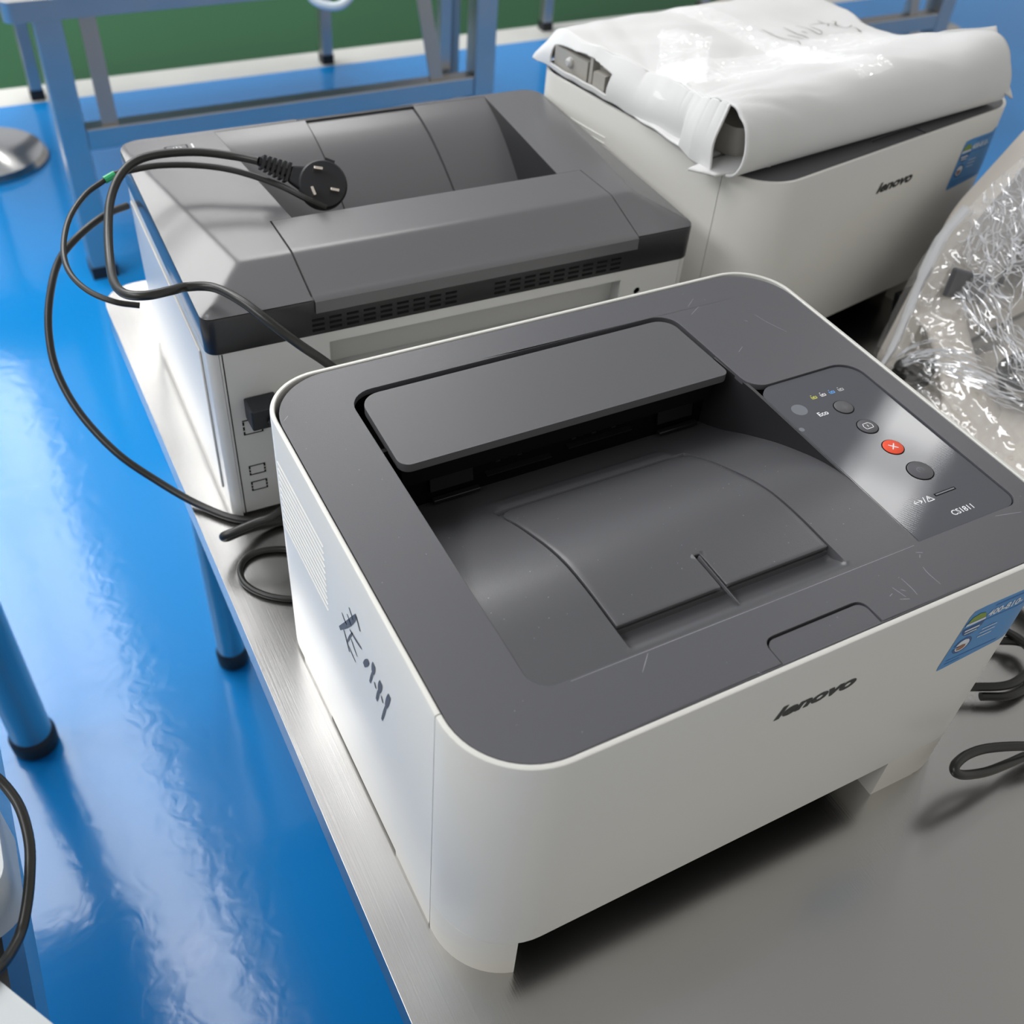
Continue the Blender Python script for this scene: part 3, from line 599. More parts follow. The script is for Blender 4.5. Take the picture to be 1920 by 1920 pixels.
# marks that only the front printer carries
mk('marker_writing', *join(*[ribbon(s_, w*0.6, lambda a, b: (-0.25, a, b)) for w, s_ in DATA['marker']]), 'ink', printer, PO, 0)
sc = [[(272.7, 24.3), (272.0, 19.6), (272.5, 11.1)], [(241.5, 15.8), (244, 16.6)], [(250, 17), (252, 15)], [(255.9, 22.7), (256.2, 15), (255.7, 10.6)], [(337.2, 255.2), (339.8, 243.6), (345.1, 229.8)], [(326.1, 252.6), (327.3, 250)], [(299.5, 223.1), (305.6, 227.1)], [(277, 34), (280.5, 32.3)], [(278, 32), (276, 30)], [(340, 36.8), (356.8, 33)], [(106.8, 37.1), (98.4, 28.8)], [(148.4, 5.7), (149.5, 3.9)], [(9.8, 273.2), (6, 269.5)], [(308.6, 288.2), (299.1, 281.1)], [(306.2, 278.3), (295.4, 271.9)], [(247, 20), (249, 12)], [(245, 12), (250, 10)], [(65, 38.4), (130, 38.5), (200, 38.3)], [(200, 38.3), (280, 38.4)]]
spk = []
for k in range(110):
    x, y = random.uniform(8, 374), random.uniform(8, 300)
    if 44 < x < 366 and 34 < y < 283: continue
    a_ = random.uniform(0, pi); l_ = random.uniform(0.15, 0.7); spk.append(ribbon([(x, y), (x+l_*cos(a_), y+l_*sin(a_))], 0.22, lambda a, b: (a, b, 0.06)))
for s_ in sc: mk('scuff_mark', *ribbon(s_, 0.22, lambda a, b: (a, b, 0.06)), 'scratch', printer, PO, 0)
tag(mk('dust_specks', *join(*spk), 'scratch', printer, PO, 0), kind='stuff')
spk = []
for k in range(70):
    x, y = random.uniform(50, 280), random.uniform(42, 170)
    a_ = random.uniform(0, pi); l_ = random.uniform(0.15, 0.6); z_ = tray_z(y)+0.5
    if y < 59: continue
    spk.append(ribbon([(x, y), (x+l_*cos(a_), y+l_*sin(a_))], 0.3, lambda a, b, z_=z_: (a, b, z_)))
tag(mk('dust_specks', *join(*spk), 'scratch', printer, PO, 0), kind='stuff')

# ================================================================ second printer, seen from its back
P2A = radians(-1.6); P2O = (-3.0, 419.0, TABLE); W2, D2 = 402.0, 288.0
def back_printer():
    t = thing('laser_printer', P2O, 'grey topped white laser printer turned back to front, with plug and cords on it', 'printer', rz=P2A)
    off = (0, 0, TABLE)
    P = lambda name, vf, m, parent=t, sm=35: mk(name, vf[0], vf[1], m, parent, off, sm)
    # white housing, its rear face (towards us) opened by a shallow recess
    shell = sweep_path(arc(W2-8, 8, 8, -88, 0, 6)+arc(W2-20, D2-20, 20, 0, 90)+arc(20, D2-20, 20, 90, 180)+arc(8, 8, 8, 180, 268, 6), [(0, -211), (0, -51.2), (2.5, -51.2), (2.5, -211)])
    front = remap(prism([(8, -205), (W2-9, -205), (W2-9, -51.2), (8, -51.2)], -0.6, 0.8, [[(88, -86), (337, -86), (337, -59.5), (88, -59.5)], [(c0, c1) for c0, c1 in [(354.5+3.2*cos(2*pi*k/18), -73.5+3.2*sin(2*pi*k/18)) for k in range(18)]]]), lambda x, y, z: (x, -z-0.4, y))
    body = P('housing', shell, 'p2white')
    P('housing_base', box(6, W2-6, 4, D2-6, -207, -200), 'p2white')
    P('back_panel', front, 'p2white', sm=0)
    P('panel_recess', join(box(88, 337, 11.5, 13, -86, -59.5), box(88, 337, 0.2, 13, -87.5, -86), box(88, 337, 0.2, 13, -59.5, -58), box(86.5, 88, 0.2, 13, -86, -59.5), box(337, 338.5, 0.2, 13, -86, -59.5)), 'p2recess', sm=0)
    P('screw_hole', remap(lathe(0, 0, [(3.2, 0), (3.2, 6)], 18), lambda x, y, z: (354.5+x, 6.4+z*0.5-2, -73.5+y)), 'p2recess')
    P('screw', remap(lathe(0, 0, [(1.6, 0), (1.5, 1)], 12), lambda x, y, z: (354.5+x, 3.6+z, -73.5+y)), 'brass')
    P('seam', box(9.4, 10.2, -1.35, -1.1, -206, -51.4), 'black_in', sm=0)
    ports = []
    for x0, x1, z0, z1 in ((17, 32, -127, -113), (17, 30, -167.5, -158), (17, 30, -184, -174.5)):
        ports.append(join(box(x0, x1, -1.5, -1.2, z0, z0+0.8), box(x0, x1, -1.5, -1.2, z1-0.8, z1)))
        n = 3
        for k in range(n):
            a0 = z0+(z1-z0)*k/n
            ports.append(join(box(x0, x0+1.3, -1.5, -1.2, a0, a0+(z1-z0)/n*0.7), box(x1-1.3, x1, -1.5, -1.2, a0, a0+(z1-z0)/n*0.7)))
    P('port_outline', join(*ports), 'black_in', sm=0)
    # side ledge on the left
    bev(P('side_panel', box(-1.6, 0.3, 24, 262, -196, -62), 'p2white'), 1.2)
    # black band
    band = prism(rpoly([(-0.5, -0.8, 7), (W2+0.5, -0.8, 10), (W2+0.5, D2+0.5, 18), (-0.5, D2+0.5, 18)], 6), -51, -30)
    P('band', sweep_path(rpoly([(-0.5, -1.6, 9), (W2+0.5, -1.6, 10), (W2+0.5, D2+0.5, 18), (-0.5, D2+0.5, 18)], 8), [(0.4, -51), (0, -50.4), (0, -24.5), (0.7, -22.6), (2.5, -22.3), (6, -22.3), (6, -51)], closed=True), 'p2band')
    slots = []
    for g0, dx in ((84.0, 13.0), (221, 12.9)):
        for c_ in range(9 if g0 < 100 else 9):
            for r_ in range(3):
                x0 = g0+c_*dx-(8 if g0 < 100 else 0); z0 = -47.8+r_*4.3
                slots.append(box(x0, x0+9.2, -1.9, -1.55, z0, z0+1.7))
    P('vent', join(*slots[:27]), 'black_in', sm=0)
    P('vent', join(*slots[27:]), 'black_in', sm=0)
    # sloping top with the paper recess
    def hz(x, y):
        pl = -22+12.5*(D2-3-y)/236
        return min(pl, -22+12.5*x/38, -22+12.5*(W2-x)/34, -22+12.5*(y+1)/46, -22.0+12.5)
    def rr_clamp(x, y):
        for cx, cy, r, sx_, sy_ in ((8, 7, 8, -1, -1), (W2-10, 8, 9.6, 1, -1), (W2-19, D2-19, 19, 1, 1), (19, D2-19, 19, -1, 1)):
            if (x-cx)*sx_ > 0 and (y-cy)*sy_ > 0:
                d = hypot(x-cx, y-cy)
                if d > r: return cx+(x-cx)*r/d, cy+(y-cy)*r/d
        return x, y
    prof = [(95, -112), (120, -98), (150, -80), (178, -61), (205, -46), (232, -34), (258, -26.4), (283, -22.2)]
    ys = lin(-1, 98.6, 36)+[98.9]+lin(101, 283, 70)+[283.3]+lin(285, D2, 2)
    def cols(y):
        f = max(0, min(1, (285-y)/185.0)); xl = 82+13*f; xr = 344-19*f
        a = 166-1*f; b = 268.0
        return (lin(0, 77.6, 26)+[78.0]+lin(79.5, xl-0.3, 3)+lin(xl+0.1, a-1.6, 22)+[a-1.3, a-0.5, a-0.2]+lin(a+0.4, b, 24)+[b+0.3, b+0.6, b+1.5, b+1.8]+lin(b+6, xr-0.1, 14)+lin(xr+0.3, 346.0, 4)+[347.4, 347.8]+lin(350, W2, 16)), xl, xr, a, b
    nx = len(cols(0)[0])
    def pt(i, j):
        y = ys[j]; c, xl, xr, a, b = cols(y); x = c[i]; z = hz(x, y)
        if y < 98.8 and 77.9 < x < 347.5: z -= 3.2
        elif 98.8 < y < 283.2 and xl < x < xr:
            z = hermite(y, prof)
            if a-1.4 < x < a-0.4 or b+0.5 < x < b+1.6: z -= 4
            elif a-0.4 < x < b+0.4: z -= 1.6
        elif y > 283.2 and 159 < x < 269: z -= 4
        return (*rr_clamp(x, y), z)
    P('top_cover', grid(nx, len(ys), pt), 'p2top', sm=28)
    # dark side walls of the paper recess
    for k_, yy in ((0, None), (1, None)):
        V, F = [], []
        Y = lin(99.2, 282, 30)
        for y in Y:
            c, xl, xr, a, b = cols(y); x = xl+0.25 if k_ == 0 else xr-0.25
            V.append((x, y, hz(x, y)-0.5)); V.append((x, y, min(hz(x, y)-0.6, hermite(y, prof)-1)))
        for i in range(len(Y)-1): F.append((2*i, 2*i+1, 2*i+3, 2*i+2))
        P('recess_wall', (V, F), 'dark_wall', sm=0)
    # rear access flap lying over the ridge
    xs3 = lin(79.0, 346.6, 40); ys3 = lin(0, 98.0, 34)
    fz = lambda x, y: hz(x, max(y, 1.0))+0.3
    V, F = grid(len(xs3), len(ys3), lambda i, j: (xs3[i]+(6*(ys3[j]-78)/20 if (i == 0 and False) else 0), ys3[j], fz(xs3[i], ys3[j])))
    n0 = len(V); 
    for x in xs3: V.append((x, -3.2, fz(x, 0)-1.6))
    for x in xs3: V.append((x, -3.6, -31.8))
    for x in xs3: V.append((x, -1.7, -32.2))
    L_ = len(xs3)
    for i in range(L_-1):
        F.append((i, i+1, n0+i+1, n0+i)); F.append((n0+i, n0+i+1, n0+L_+i+1, n0+L_+i)); F.append((n0+L_+i, n0+L_+i+1, n0+2*L_+i+1, n0+2*L_+i))
    top_n = len(V)
    # skirts at the sides and back
    def skirt(idx):
        k = len(V)
        for q in idx: x, y, z = V[q]; V.append((x, y, z-2.6))
        for a_ in range(len(idx)-1): F.append((idx[a_], idx[a_+1], k+a_+1, k+a_))
    skirt([j*L_ for j in range(len(ys3))]); skirt([j*L_+L_-1 for j in range(len(ys3))]); skirt([(len(ys3)-1)*L_+i for i in range(L_)])
    P('access_flap', (V, F), 'p2top', sm=28)
    # power button
    bz = lambda x, y: hz(x, y)
    b0 = P('power_button', ([(34, 248, bz(34, 248)+0.1), (54, 248, bz(54, 248)+0.1), (54, 264, bz(54, 264)+0.1), (34, 264, bz(34, 264)+0.1), (35, 249, bz(34, 248)+0.8), (53, 249, bz(54, 248)+0.8), (53, 263, bz(54, 264)+0.8), (35, 263, bz(34, 264)+0.8)], [(4, 5, 6, 7), (0, 1, 5, 4), (1, 2, 6, 5), (2, 3, 7, 6), (3, 0, 4, 7)]), 'p2band')
    bb = P('button_face', ([(36, 250, bz(34, 248)+0.9), (52, 250, bz(54, 248)+0.9), (52, 262, bz(54, 264)+0.9), (36, 262, bz(34, 264)+0.9)], [(0, 1, 2, 3)]), 'p2top', b0)
    cx, cy = 44, 256
    mk('power_symbol', *join(*[ribbon(s_, 0.8, lambda a, b: (a, b, bz(a, b)+1.3)) for s_ in ([(cx-2, cy+2.5), (cx-3.4, cy), (cx-2, cy-2.8), (cx+2, cy-2.8), (cx+3.4, cy), (cx+2, cy+2.5)], [(cx, cy), (cx, cy+3.4)])]), 'print', b0, off, 0)
    P('button_mark', box(57, 58.2, 252, 263, bz(57, 258)-1, bz(57, 258)+0.3), 'print', sm=0)
    return t
back = back_printer()

# cable plugged into the back of the second printer
t = thing('usb_cable', (30, 416, -150), 'short black cable plugged into the port on the back of the grey topped printer', 'cable')
uo = (30, 416, -150)
bev(mk('connector', *box(17, 40, 398, 416.6, -110, -92), 'rubber', t, uo, smooth=0), 1.2)
mk('cord', *tube([(34, 399, -103), (40, 384, -112), (46, 372, -135), (56, 366, -165), (66, 372, -190), (76, 385, -205), (92, 400, -207.5)], [6.5, 5.5, 4, 3.2, 3.2, 3.2, 3.2], 10), 'cord', t, uo)

# ================================================================ cords
def cord(name, key, r, label, cat='cord', m='cord', group=None):
    return tag(mk(name, *tube(DATA[key], r, 12, 10), m), label, cat, group)
# power cord with moulded plug resting in the tray of the second printer
pt0 = DATA['cord_plug'][0]
t = thing('power_cord', pt0, 'thick black power cord with a round three pin plug lying on the grey topped printer', 'power cord')
mk('cord', *tube(DATA['cord_plug'][1:], 3.2, 12, 10), 'cord', t, pt0)
ctr = Vector((131, 545, -6)); nrm = (Vector(CAMP)-ctr).normalized(); nrm = (nrm+Vector((0.15, -0.05, 0.25))).normalized()
st = Vector(DATA['cord_plug'][1]); ax = (ctr-st); ax = (ax-nrm*ax.dot(nrm)); 
ux = ax.normalized(); uy = nrm.cross(ux)
def fr(x, y, z): q = ctr+ux*x+uy*y+nrm*z; return tuple(q)
hd = P_ = lathe(0, 0, [(17.5, -7), (19, -5), (19, 3), (17.6, 4.6), (14, 4.8)], 40)
plug = mk('plug', *join(remap(hd, fr), remap(box(-4, 4, 17, 20.5, -5, 3), fr)), 'rubber', t, pt0)
sl_ = (ctr-Vector(st)).length
nk = []
neck = remap(([(-27, -6, -6), (-27, 6, -6), (-14, 10, -7), (-14, -10, -7), (-27, -6, 2), (-27, 6, 2), (-14, 10, 3), (-14, -10, 3)], [(0, 1, 2, 3), (4, 7, 6, 5), (0, 4, 5, 1), (1, 5, 6, 2), (2, 6, 7, 3), (3, 7, 4, 0)]), fr); bev(mk('plug_neck', *neck, 'rubber', plug, pt0, smooth=0), 2)
e0 = Vector(fr(-26, 0, -2)); e1 = e0+(st-e0).normalized()*24
rel = []
for k in range(6):
    q = e1.lerp(e0, (k+0.05)/6.0)
    d = (e0-e1).normalized(); a = d.cross(nrm).normalized(); b = a.cross(d); hw = 5.2+0.45*k
    def fk(x, y, z, q=q, d=d, a=a, b=b): return tuple(q+d*x+a*y+b*z)
    rel.append(remap(box(0, 2.2, -hw, hw, -4.8, 4.8), fk))
rel.append(tube([st, e1.lerp(st, 0.5), e1, e0], 3.6, 10, 3))
mk('strain_relief', *join(*rel), 'rubber', plug, pt0, 0)
for x, y, an in ((-7.5, 8.5, 0.2), (-6.5, -9.5, -0.9), (9, -3, 0.15)):
    def fp_(px, py, pz, x=x, y=y, an=an): return fr(x+px*cos(an)-py*sin(an), y+px*sin(an)+py*cos(an), pz)
    bev(mk('pin', *remap(box(-3.4, 3.4, -1.1, 1.1, 4, 13), fp_), 'brass', plug, pt0, smooth=0), 0.4)
# thin cord with a bit of green tape
t = thing('thin_cord', DATA['cord_thin'][0], 'thin black cord looping left off the grey topped printer, with green tape on it', 'cord')
tc_ = DATA['cord_thin']
mk('cord', *tube(tc_[:8], 2.5, 10, 10), 'cord', t, tc_[0])
mk('cord_end', *tube(tc_[8:], 2.1, 10, 10), 'cord', t, tc_[0])
tag(mk('tape_band', *tube([tc_[7], Vector(tc_[7]).lerp(Vector(tc_[8]), 0.5), tc_[8]], 2.9, 10, 6), 'green_tape', t, tc_[0]), 'green tape')
cord('long_cord', 'cord_long', 3.1, 'black cord sweeping down over the blue floor from behind the grey topped printer')
cord('bent_cord', 'cord_bend', 3.4, 'doubled over black cord end poking out left between the two nearest printers')
cord('cord_reflection', 'reflected_curl', 2.4, 'modelled cord reflection on the steel table against the left side of the nearest printer')  # solid curl standing in for a blurred cord reflection in the steel
cord('looped_cord', 'cord_right', 3.2, 'black cord loop lifting off the steel table at the right edge')

# tangled cords on the table right of the front printer
def coil(cx, cy, r, turns, label, seed, rr=3.2, zt=TABLE):
    rnd = random.Random(seed); pts = []
    n = int(turns*10); ph = rnd.uniform(0, 6.28)
    for k in range(n):
        a = ph+2*pi*k/10; q = r*(0.82+0.3*rnd.random())
        pts.append((cx+q*cos(a)*1.25, cy+q*sin(a)*0.8, zt+rr+1+(k/n)*turns*rr*1.6+rnd.uniform(0, 4)))
    return tag(mk('coiled_cord', *tube(pts, rr, 9, 6), 'cord'), label, 'cord', 'coiled cords')
coil(497, 330, 46, 4, 'black coiled cord in the gap below the foam topped printer, partly hidden', 1)
coil(565, 392, 32, 3, 'black coiled cord under the front edge of the foam topped printer', 2)
coil(500, 232, 50, 6, 'thick black coil of cord beside the film wrapped device', 3)
coil(478, 128, 44, 5, 'black coil of cord beyond the blue label of the front printer', 4)
coil(452, 42, 30, 2, 'loose black cord curl at the right edge beside the blue label', 5)
coil(585, 82, 42, 5, 'black coil of cord far right behind the control panel', 6)

# ================================================================ device wrapped in clear film at the right
t = thing('wrapped_device', (720, 300, TABLE), 'beige device wrapped in crumpled clear film at the right edge', 'device')
DO = (720, 300, TABLE)
def dev(name, vf, m, sm=35, parent=t): return mk(name, vf[0], vf[1], m, parent, DO, sm)
o = dev('base', prism(rrect(600, 940, 145, 330, 40), TABLE, TABLE+22), 'beige'); bev(o, 5, 3)
# upright housing with two openings, leaning back
hp = rpoly([(-10, 0, 8), (300, 0, 8), (300, 196, 30), (150, 200, 60), (52, 140, 60)], 8)
h1 = [(46+24*cos(2*pi*k/24), 36+26*sin(2*pi*k/24)) for k in range(24)]
h2 = rpoly([(128, 20, 12), (220, 20, 12), (220, 100, 24), (160, 104, 24)], 6)
up_ = remap(prism(hp, -28, 0, [h1, h2]), lambda x, y, z: (648+x*0.96+y*0.10, 350+x*0.16+y*0.16-z, TABLE+4+y))
o = dev('housing', up_, 'beige'); bev(o, 5, 3, 50)
dev('inner_chassis', remap(join(box(24, 68, 8, 62, -30, -24), box(126, 232, 12, 106, -30, -24)), lambda x, y, z: (640+x*0.96, 356+x*0.16+y*0.16-z, TABLE+6+y)), 'black_in', 0)
col = remap(lathe(0, 0, [(38, 0), (30, 14), (24, 40), (26, 70), (34, 88)], 30), lambda x, y, z: (652+x*0.9+z*0.1, 262+y*0.6+z*0.95, TABLE+20+z*0.8-max(0, z-60)*0.3)); dev('neck', col, 'beige')
dk = remap(box(0, 78, 0, 30, 0, 26), lambda x, y, z: (640+x, 334+x*0.16-z*0.2, TABLE+110-x*0.45+y)); bev(dev('dark_bracket', dk, 'dark', 0), 3)
wh = remap(lathe(0, 0, [(34, 0), (38, 4), (38, 26), (34, 30)], 40), lambda x, y, z: (796+x, 326-z, TABLE+100+y)); bev(dev('wheel', wh, 'black'), 1)
wh = remap(lathe(0, 0, [(30, 0), (32, 3), (32, 14), (22, 16)], 40), lambda x, y, z: (812+x, 252-z*0.6, TABLE+46+y+z*0.6)); bev(dev('wheel', wh, 'black'), 1)
cb = []
for k, (cx, cy, r_) in enumerate(((620, 316, 17), (722, 262, 34), (742, 236, 30))):
    n_ = 30; cb.append(tube([(cx+r_*(0.85+0.2*sin(a_*1.7+k))*cos(a_)*1.2, cy+r_*0.75*sin(a_), TABLE+27+k*3+a_*1.4) for a_ in [i_*0.55 for i_ in range(n_)]], 3.2, 8, 4))
dev('tangled_cords', join(*cb), 'cord')
bev(dev('dark_box', box(735, 810, 160, 205, TABLE+22, TABLE+40), 'dark', 0), 4)
# film draped over all of it
def film_sheet(nx, ny, seed):
    random.seed(seed)
    sil = [(598, 352, TABLE+2), (622, 366, TABLE+60), (652, 378, TABLE+118), (700, 388, TABLE+152), (760, 398, TABLE+186), (850, 412, TABLE+212), (960, 428, TABLE+228)]
    base = [(588, 300, TABLE+1), (590, 240, TABLE+1), (596, 185, TABLE+1), (640, 142, TABLE+1), (740, 130, TABLE+1), (860, 124, TABLE+1), (980, 120, TABLE+1)]
    A = catmull(sil, 12); B = catmull(base, 12)
    V = []
    for j in range(ny):
        v = j/(ny-1)
        for i in range(nx):
            u = i/(nx-1)*(len(A)-1.001); k = int(u); f = u-k
            a_ = A[k].lerp(A[k+1], f); b_ = B[k].lerp(B[k+1], f)
            p_ = a_.lerp(b_, v); p_.z = a_.z+(b_.z-a_.z)*(1-(1-v)**1.5)*1.0
            bulge = sin(pi*v)*26; p_ += Vector((-0.1, -0.65, 0.55))*bulge
            q = p_*0.02+Vector((seed*3.1, 0, 0))
            r1 = 1-abs(noise.noise(q*Vector((1, 1, 1)).x))*2
            r2 = 1-abs(noise.noise(Vector((q.x*2.3+q.z, q.y*1.2, q.z*2.9))))*2
            r3 = 1-abs(noise.noise(q*6.1))*2
            dsp = 6*r1+6*max(0, r2)**3+2.2*max(0, r3)**2
            w_ = min(1, 12*v*(1-v)+0.25)
            p_ += Vector((-0.15, -0.7, 0.6))*dsp*w_
            if p_.z < TABLE+0.5: p_.z = TABLE+0.5
            V.append(tuple(p_))
    F = [(j*nx+i, j*nx+i+1, (j+1)*nx+i+1, (j+1)*nx+i) for j in range(ny-1) for i in range(nx-1)]
    return V, F
FV, FF = film_sheet(150, 120, 1)
dev('film_wrap', (FV, FF), 'film', 60)
def crease_glint(u, v, du, dv, n, r, rnd, wob=0.02):
    pts = []
    for k in range(n):
        i = min(149, max(0, int(u*149))); j = min(119, max(0, int(v*119))); q = FV[j*150+i]
        pts.append((q[0]-0.3, q[1]-1.2, q[2]+1.2)); u += du+rnd.uniform(-wob, wob); v += dv+rnd.uniform(-wob, wob)
    return tube(pts, [r*0.25, r*0.8, r, r*0.5, r*0.9, r*0.25], 5, 3)
rn = random.Random(5); CR = []  # highlights along the film creases, put in as bright white strands
for k in range(380):                      # thick tangle below the upper edge
    CR.append(crease_glint(rn.uniform(0.5, 0.95), rn.uniform(0.0, 0.22), rn.uniform(-0.02, 0.02), rn.uniform(-0.02, 0.03), rn.randint(3, 6), rn.uniform(0.2, 0.7), rn, 0.018))
for k in range(150):                       # band running down through the middle
    f = rn.random(); CR.append(crease_glint(0.42+0.16*f+rn.uniform(-0.05, 0.05), 0.1+0.55*f, 0.008, 0.03, rn.randint(3, 6), rn.uniform(0.2, 0.8), rn, 0.014))
for k in range(70):                       # streaks fanning from the left edge
    f = rn.random(); CR.append(crease_glint(0.10+0.3*f, 0.15+0.35*f+rn.uniform(-0.06, 0.06), 0.022, 0.018, rn.randint(4, 9), rn.uniform(0.2, 1.0), rn, 0.004))
dev('crease_glints', join(*CR), 'film_white', 60)
def wrinkle(pts, r): return tube(pts, [r*0.3, r, r*0.8, r, r*0.3], 6, 6)
# gathered ridge of film at the left with its trailing wisp
ed = [(700, 386, TABLE+158), (668, 376, TABLE+138), (640, 360, TABLE+104), (618, 345, TABLE+66), (600, 336, TABLE+44), (584, 332, TABLE+40), (566, 330, TABLE+38), (556, 320, TABLE+28), (548, 306, TABLE+22)]
dev('film_edge', tube(ed, [5, 6, 4.5, 4, 2.8, 2.0, 1.4, 2.2, 0.8], 8, 8), 'film_white')

# ================================================================ foam wrapped bundle on the back printer
PX, PY, PA = DATA['p3']
BO = (PX, PY, 0.6)
t = thing('foam_wrapped_bundle', BO, 'machine part bundled in white foam sheet and clear film on the back right printer', 'bundle', rz=PA)
off3 = (0, 0, 0.6)
def sec(u, s):     # u along x (0..1), s around the section (0..1): from the front bottom edge over the top to the back bottom edge
    x0 = interp(s, [(0, -8), (0.12, -12), (0.3, -10), (0.42, -6), (0.55, 14), (0.7, 10), (0.8, 20), (0.9, 30), (1, 34)])
    x1 = interp(s, [(0, 338), (0.15, 347), (0.25, 335), (0.357, 335), (0.43, 308), (0.5, 292), (0.57, 312), (0.64, 338), (0.8, 345), (1, 340)])
    x = x0+(x1-x0)*u
    P = [(44, 2), (30, 3), (20, 12), (18, 30), (26, 49), (44, 59), (74, 55), (110, 46), (160, 42), (210, 42), (255, 42), (290, 36), (308, 22), (308, 8), (296, 2)]
    f = s*(len(P)-1); k = min(int(f), len(P)-2); f -= k
    q0 = Vector(P[max(k-1, 0)]); q1 = Vector(P[k]); q2 = Vector(P[k+1]); q3 = Vector(P[min(k+2, len(P)-1)])
    q = 0.5*((2*q1)+(q2-q0)*f+(2*q0-5*q1+4*q2-q3)*f*f+(3*q1-q0-3*q2+q3)*f**3)
    y, z = q.x, q.y
    y -= (u-0.15)*22*(1-s)            # the roll runs a little askew
    if 0.12 < s < 0.55: z += 6*smooth01((u-0.75)/0.25)*sin(pi*(s-0.12)/0.43)
    z -= smooth01((s-0.45)/0.2)*10*u
    n = noise.noise(Vector((x*0.012, y*0.014, 3.1)))*4+noise.noise(Vector((x*0.035+y*0.01, y*0.03, 7.7)))*1.6
    fold = -abs(noise.noise(Vector((x*0.010+y*0.022, y*0.006, 1.3))))*4
    an = math.atan2(y-75, x+60); rd = hypot(y-75, x+60); fold -= (1-abs(noise.noise(Vector((an*6, rd*0.004, 4.4))))*2)**3*2.6*max(0, 1-rd/330)
    k_ = smooth01((z-6)/20)
    z += (n+fold)*k_
    if s < 0.3: z += 0.0
    return (x, y, max(z, 1.2))
nu, ns = 90, 120
ft = mk('foam_wrap', *grid(nu, ns, lambda i, j: sec(i/(nu-1), j/(ns-1))), 'foam', t, off3, 60)
so = ft.modifiers.new('thick', 'SOLIDIFY'); so.thickness = 2.0*S; so.offset = 0
bm = bmesh.new(); bm.from_mesh(ft.data); bvh = BVHTree.FromBMesh(bm); bm.free()
def drop(x, y, up=1.6):
    h = bvh.ray_cast(Vector((x*S, y*S, 0.4)), Vector((0, 0, -1)))
    return (x, y, (h[0].z/S+0.6+up) if h[0] else 30)
# hanging foam edge along the left side and loose corner flaps
def flap(name, P, nx=24, ny=14):
    # bilinear patch from four corners with a sag
    a, b, c, d = [Vector(p) for p in P[:4]]; sg = Vector(P[4])
    def f(i, j):
        u, v = i/(nx-1), j/(ny-1); q = (a.lerp(b, u)).lerp(d.lerp(c, u), v)+sg*sin(pi*u)*sin(pi*v*0.9+0.1)
        q.z += noise.noise(Vector((q.x*0.03, q.y*0.03, q.z*0.03)))*3; return tuple(q)
    o = mk(name, *grid(nx, ny, f), 'foam', t, off3, 60); s_ = o.modifiers.new('thick', 'SOLIDIFY'); s_.thickness = 2.0*S; s_.offset = 0
    return o
flap('foam_flap', [(326, 8, 22), (350, -2, 10), (357, 44, 62), (296, 88, 46), (5, 4, 2)])
flap('foam_flap', [(-30, 60, 3), (-20, 38, 3), (36, 27, 4), (30, 60, 4), (0, 0, 1)])
flap('foam_flap', [(18, 294, 4), (-14, 62, 5), (24, 66, 3), (40, 292, 3), (-4, 0, 4)], 40, 12)
def side(i, j):
    v = j/49; s_ = 0.36+0.60*i/239; x, y, z = sec(0, s_); q = Vector((x, y, z)).lerp(Vector((min(x, 2+max(0, y-200)*0.04)-2-(8 if y < 90 else 0), y, 4)), v)
    q.x -= sin(pi*v)*5; q.y += noise.noise(Vector((q.y*0.03, v*2, 5)))*3; q.z += noise.noise(Vector((q.y*0.04, v, 9)))*2
    return tuple(q)
def side_keep(i, j):
    y = sec(0, 0.36+0.60*i/239)[1]; v = j/49
    if 196 < y < 284 and 0.84 > v > 0.22+0.25*abs((y-240)/60)**2: return False
    return True
o = mk('foam_side', *grid(240, 50, side, side_keep), 'foam', t, off3, 60); s_ = o.modifiers.new('thick', 'SOLIDIFY'); s_.thickness = 2.0*S; s_.offset = 0
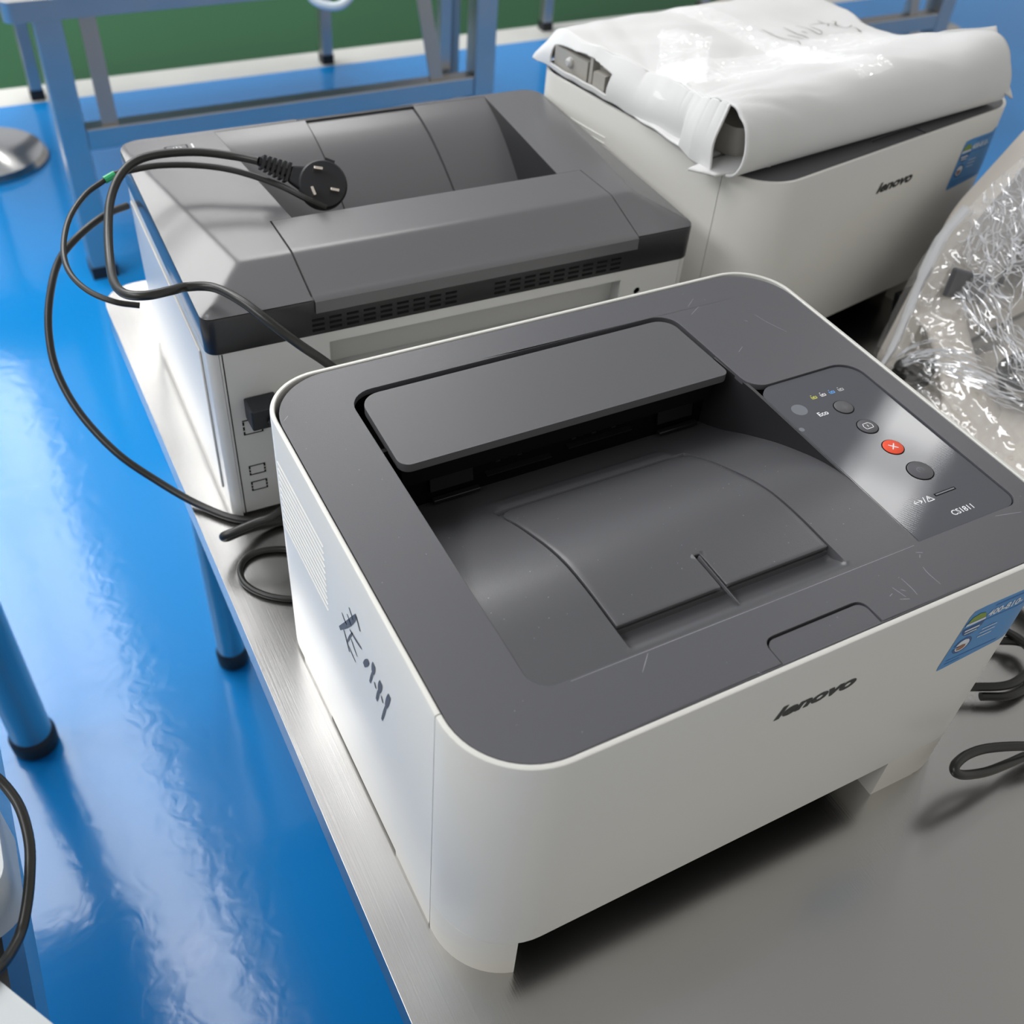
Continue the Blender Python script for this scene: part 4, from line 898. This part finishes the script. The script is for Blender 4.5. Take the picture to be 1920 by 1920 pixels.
# the machine part showing at the open left end
o = mk('inner_part', *prism(rrect(14, 300, 50, 290, 12), 5, 30), 'beige_in', t, off3); bev(o, 3, 3)
mk('bracket', *join(box(6, 26, 234, 282, 6, 25), box(5, 22, 226, 230, 6, 33), box(2, 20, 205, 221, 6, 22)), 'beige_in', t, off3, 0)
mk('screw', *remap(lathe(0, 0, [(4.5, 0), (4.2, 3), (2.5, 4.5)], 18), lambda x, y, z: (6-z, 258+x, 17+y)), 'p2white', t, off3)
mk('screw', *remap(lathe(0, 0, [(4, 0), (3.8, 3), (2.5, 4.5)], 18), lambda x, y, z: (14-z, 80+x, 20+y)), 'p2white', t, off3)
mk('marker_writing', *join(*[ribbon(s_, 1.0, lambda a, b: drop(a, b, 1.9)) for s_ in DATA['film_writing']]), 'brown_ink', t, off3, 0)
# clear film bands
def band(c0, c1, w, n=120, m=26, amp=5, seed=0):
    a = Vector(c0); b = Vector(c1); d = (b-a).normalized(); nn = Vector((-d.y, d.x))
    def f(i, j):
        u, v = i/(n-1), j/(m-1); ww = w*(0.75+0.35*noise.noise(Vector((u*3, seed, 0))))
        p_ = a.lerp(b, u)+nn*(v-0.5)*ww
        z = drop(p_.x, p_.y, 1.8)
        r = max(0, 1-3*abs(noise.noise(Vector((p_.x*0.02+seed, p_.y*0.05, 0)))))
        r2 = max(0, 1-3*abs(noise.noise(Vector((p_.x*0.07, p_.y*0.09+seed, 2)))))
        return (z[0], z[1], z[2]+amp*r*0.35+amp*r2*0.22)
    return mk('film_band', *grid(n, m, f), 'tape_film', t, off3, 70)
band((6, 130), (280, 112), 66, seed=1)
band((172, 282), (158, 30), 58, seed=4)
band((8, 118), (110, 215), 60, n=80, seed=8, amp=7)

# ================================================================ printer at the lower left edge
t = thing('printer', (-300, 60, TABLE), 'light grey printer with a black base cropped by the lower left edge', 'printer')
LO = (-300, 60, TABLE)
o = mk('cover', *prism(rpoly([(-480, 108, 10), (-222, 108, 12), (-196, 118, 16), (-194, 168, 18), (-215, 205, 16), (-480, 205, 10)], 6), TABLE+60, TABLE+100), 'grey_pl', t, LO); bev(o, 6, 3)
mk('base', *prism(rrect(-480, -209, -190, 200, 6), TABLE, TABLE+59.8), 'black', t, LO)
o = mk('paper_flap', *prism(rpoly([(-480, -240, 10), (-170, -120, 10), (-184, 36, 6), (-214, 86, 6), (-480, 92, 10)], 6), TABLE+60, TABLE+86), 'grey_pl', t, LO); bev(o, 4, 3)
cord('looped_cord', 'cord_left', 2.7, 'black cord arching off the light grey printer at the left edge')
